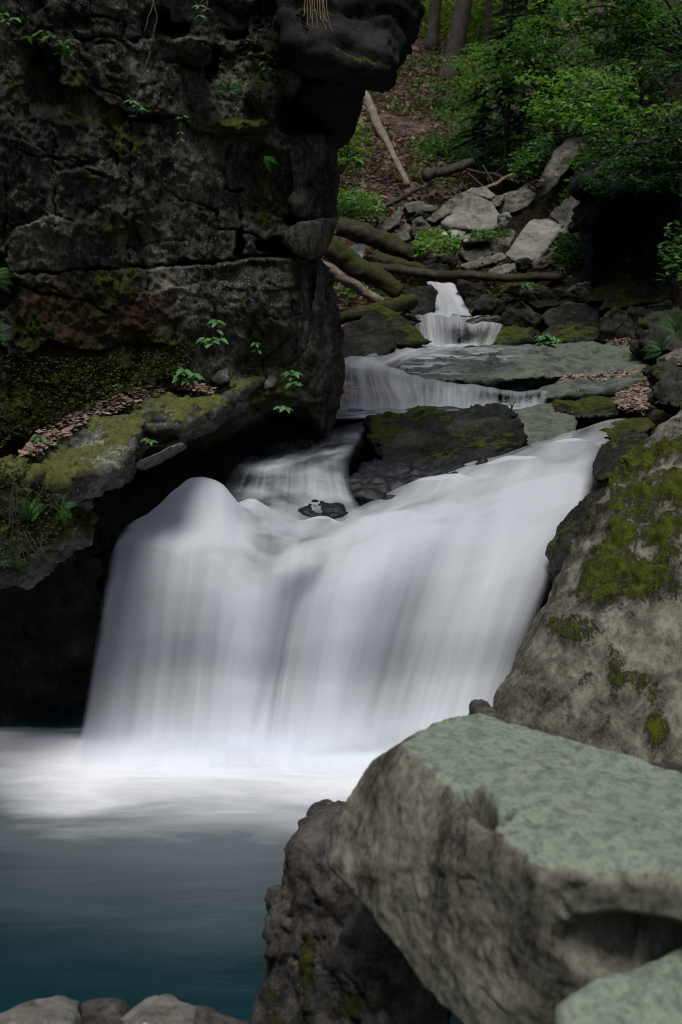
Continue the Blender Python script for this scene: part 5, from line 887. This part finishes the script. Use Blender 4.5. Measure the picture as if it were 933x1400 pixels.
# ------------------------------------------------------------------ single plants
def leaf_mesh(name, L, wid, mat, fold=.16, droop=.25):
    n = 7; t = np.linspace(0, 1, n); w = wid * L * .5 * np.sin(np.pi * t ** .8) ** .9; w[0] = w[-1] = L * .004
    y = L * t; z = -droop * L * t ** 2
    v = np.concatenate([np.stack([-w, y, z + fold * w * 2], 1), np.stack([0 * w, y, z], 1), np.stack([w, y, z + fold * w * 2], 1)])
    f = [(i, i + n, i + n + 1, i + 1) for i in range(n - 1)] + [(i + n, i + 2 * n, i + 2 * n + 1, i + n + 1) for i in range(n - 1)]
    me = bpy.data.meshes.new(name); me.from_pydata(v.tolist(), [], f); me.materials.append(M[mat])
    for q in me.polygons: q.use_smooth = True
    return me
def frond_mesh(L, mat, npair=14, wid=.27):
    C = []; D = []; S = []
    for i in range(npair):
        t = .12 + .86 * i / npair; y = L * t; z = .35 * L * t - .5 * L * t * t; s = wid * L * (math.sin(math.pi * (.12 + .88 * t)) ** .8) * (1 - .25 * t)
        for sd in (-1, 1): C.append((0, y, z)); D.append((sd, .45, -.15)); S.append(max(s, .01))
    t = np.linspace(0, 1, 12); v, f = leaves(C, D, np.tile([0, 0, 1.], (len(C), 1)), np.array(S), .17)
    p = np.stack([0 * t, L * t, .35 * L * t - .5 * L * t * t], 1); tv, tf, _, _ = tube(p, np.linspace(.006, .002, 12) * L / .3, 4, 0, 0, False)
    f = np.concatenate([f, tri(tf) + len(v)]); v = np.concatenate([v, tv]); me = bpy.data.meshes.new('frond'); me.from_pydata(v.tolist(), [], f.tolist()); me.materials.append(M[mat]); return me
def put(name, me, parent, pos, d, up):
    d = V3(d).normalized(); u = V3(up); x = d.cross(u).normalized(); u = x.cross(d)
    o = bpy.data.objects.new(name, me); COL.objects.link(o); o.parent = parent; m = Matrix((x, d, u)).transposed().to_4x4(); m.translation = V3(pos) - parent.location; o.matrix_local = m; return o
LM = {}
def plant(name, label, root, stems, leafpx=15, per=5, mat='leaf_plant', seed=0, wid=.42, group='small plants on the rocks'):
    """stems: tip pixels; leaves sit in a loose whorl round each tip and on the stem"""
    A = at(*root); o = empty(name, A); tag(o, label, 'plant', group); rr = random.Random(seed); L = leafpx * root[2] / FPX
    key = (round(L, 3), mat); LM[key] = LM.get(key) or leaf_mesh('leaf', L, wid, mat); me = LM[key]
    for i, (px, py) in enumerate(stems):
        T = at(px, py, root[2] - .06 - .05 * rr.random()); wood('stem', A, T, .004 * root[2] / 8, .0025 * root[2] / 8, 'root', parent=o, n=8, ns=5, sag=.02, seed=seed + i, wob=0)
        for k in range(per):
            a = k / per * 6.283 + rr.random(); put('leaf', me, o, T + (A - T) * (.12 * rr.random() if k < 3 else .3 * rr.random()), (math.cos(a), math.sin(a) * .8 - .25, -.05 - .35 * rr.random()), (.2 * rr.uniform(-1, 1), -.55, .8))
    return o
def fern(label, root, L_px, fronds, seed=0, mat='leaf_plant', group='ferns on the rocks'):
    A = at(*root); o = empty('fern', A); tag(o, label, 'fern', group); rr = random.Random(seed); L = L_px * root[2] / FPX; me = frond_mesh(L, mat)
    for a in fronds:
        b = R(a + rr.uniform(-8, 8)); put('frond', me, o, A, (math.cos(b), -.45 - .2 * rr.random(), math.sin(b)), (-.3 * math.sin(b), -.75, .65))
    return o
plant('broadleaf_plant', 'largest leafy plant growing at the back of the ledge', (252, 528, 8.35), [(238, 498), (252, 505), (266, 510), (246, 515), (258, 517), (240, 508)], 17, 5, seed=1)
plant('broadleaf_plant', 'leafy sprig standing out against the cliff above the ledge', (292, 488, 8.55), [(290, 462), (296, 437), (280, 460), (302, 462)], 15, 5, seed=2)
plant('broadleaf_plant', 'small plant at the dark foot of the cliff corner, upper one', (398, 528, 8.85), [(396, 506), (404, 508), (402, 522)], 14, 5, seed=3)
plant('broadleaf_plant', 'small plant at the dark foot of the cliff corner, lowest one', (385, 560, 8.75), [(384, 556), (392, 558)], 12, 4, seed=4)
plant('seedling', 'single green seedling on the ledge rock front', (200, 606, 7.4), [(202, 600), (206, 603)], 12, 3, seed=5)
plant('seedling', 'thin seedling hanging on the cliff above the wedge stone', (350, 482, 8.85), [(350, 468), (352, 478)], 10, 4, seed=6)
plant('broadleaf_plant', 'leafy branch high on the cliff at the upper left', (110, 70, 7.55), [(40, 50), (52, 44), (66, 50), (78, 58), (88, 62), (98, 54), (84, 72), (60, 42)], 13, 5, seed=7, mat='leaf_mid')
plant('broadleaf_plant', 'pale leaves at the top left edge of the cliff', (-10, 40, 7.2), [(6, 18), (14, 26), (22, 24)], 12, 4, seed=8)
plant('seedling', 'drooping single leaf below the hanging root', (172, 132, 7.95), [(180, 138), (188, 145), (194, 150)], 13, 3, seed=9)
plant('seedling', 'leaves at the top of the cliff beside a crack', (285, 2, 8.5), [(272, 8), (283, 12), (272, 22)], 11, 3, seed=10)
plant('seedling', 'creeping leaves between two cracks under the top moss', (368, 100, 8.95), [(364, 72), (366, 92), (370, 98), (362, 84)], 10, 4, seed=11, mat='leaf_mid')
plant('seedling', 'tiny pale leaves on the middle of the cliff face', (248, 168, 8.3), [(244, 160), (252, 158), (246, 182), (247, 192)], 7, 3, seed=12)
plant('seedling', 'little plant on the mossy leaf strip', (160, 530, 7.9), [(162, 526)], 9, 4, seed=13)
plant('seedling', 'little plant at the left end of the leaf strip', (52, 600, 7.1), [(50, 596), (56, 600)], 12, 4, seed=14)
plant('seedling', 'green sprig rising from the midstream rock', (700, 562, 10.4), [(704, 548), (698, 552)], 6, 4, seed=15)
plant('broadleaf_plant', 'round leafy plant on the back edge of the flat slab', (746, 468, 14.5), [(735, 460), (745, 457), (755, 460), (740, 466), (752, 466), (762, 464)], 9, 7, seed=16, wid=.7)
plant('broadleaf_plant', 'green leafy weed on top of the wide mossy boulder', (722, 396, 16.6), [(718, 388), (726, 386), (722, 392)], 7, 6, seed=17)
fern('spreading fern in the upper middle of the cliff', (312, 124, 8.5), 26, [10, 35, 80, 120, 150, 175, -10], 1)
fern('drooping fern frond under the moss cushion on the cliff', (362, 214, 8.75), 24, [-35, -60], 2)
fern('fern hanging over the left edge of the photo halfway up', (-8, 378, 7.0), 34, [10, -15, -40, 30], 3)
fern('bright fern standing in front of the mossy bank', (42, 712, 6.45), 46, [95, 68, 122, 40], 4)
fern('grassy fern tuft on the corner of the mossy bank', (86, 692, 6.6), 26, [-80, -50, -110, 20, 60], 5)
fern('blue-green fern on the right bank above the stone pile', (905, 478, 11.6), 34, [150, 175, 120, -160, 90, 60], 6)
fern('tall fern at the right edge above the stone pile', (925, 455, 11.4), 40, [100, 130, 75, 160], 7)
fern('small fern in the shade at the bottom of the mossy bank', (22, 772, 6.5), 26, [80, 120, 30, 160, -20], 8)
fern('fern at the far left edge just above the mossy bank', (-4, 452, 6.9), 26, [20, 60, -20, -50], 9)
def strands(name, label, cat, root, tips, w, mat, seed, sag=-.05, part='strand', group=None):
    A = at(*root); o = empty(name, A); tag(o, label, cat, group)
    for i, (s, e) in enumerate(tips): wood(part, at(s[0], s[1], root[2]), at(e[0], e[1], root[2] - .05), w, w * .5, mat, parent=o, n=16, ns=5, sag=sag, seed=seed + i, jit=.06)
strands('hanging_root', 'long thin root hanging down the cliff face', 'root', (212, -5, 7.95), [((209, 0), (215, 22)), ((215, 22), (206, 70)), ((206, 70), (186, 130)), ((211, 2), (197, 45))], .006, 'root', 1, 0.)
strands('hanging_roots', 'tangle of reddish roots hanging in front of the mossy bank', 'roots', (20, 660, 6.35), [((20, 655), (10, 770)), ((18, 680), (32, 740)), ((14, 690), (12, 720)), ((30, 735), (36, 770)), ((35, 730), (60, 755)), ((52, 735), (70, 756)), ((26, 735), (28, 775)), ((58, 730), (50, 760)), ((40, 728), (64, 745)), ((22, 660), (24, 700))], .003, 'root', 30)
strands('dry_grass', 'dry yellow grass hanging from the top of the cliff', 'grass', (432, -5, 8.3), [((418 + 3 * i, -6), (414 + 4.2 * i + (i * 7) % 5, 22 + (i * 13) % 24)) for i in range(10)], .004, 'straw', 60)
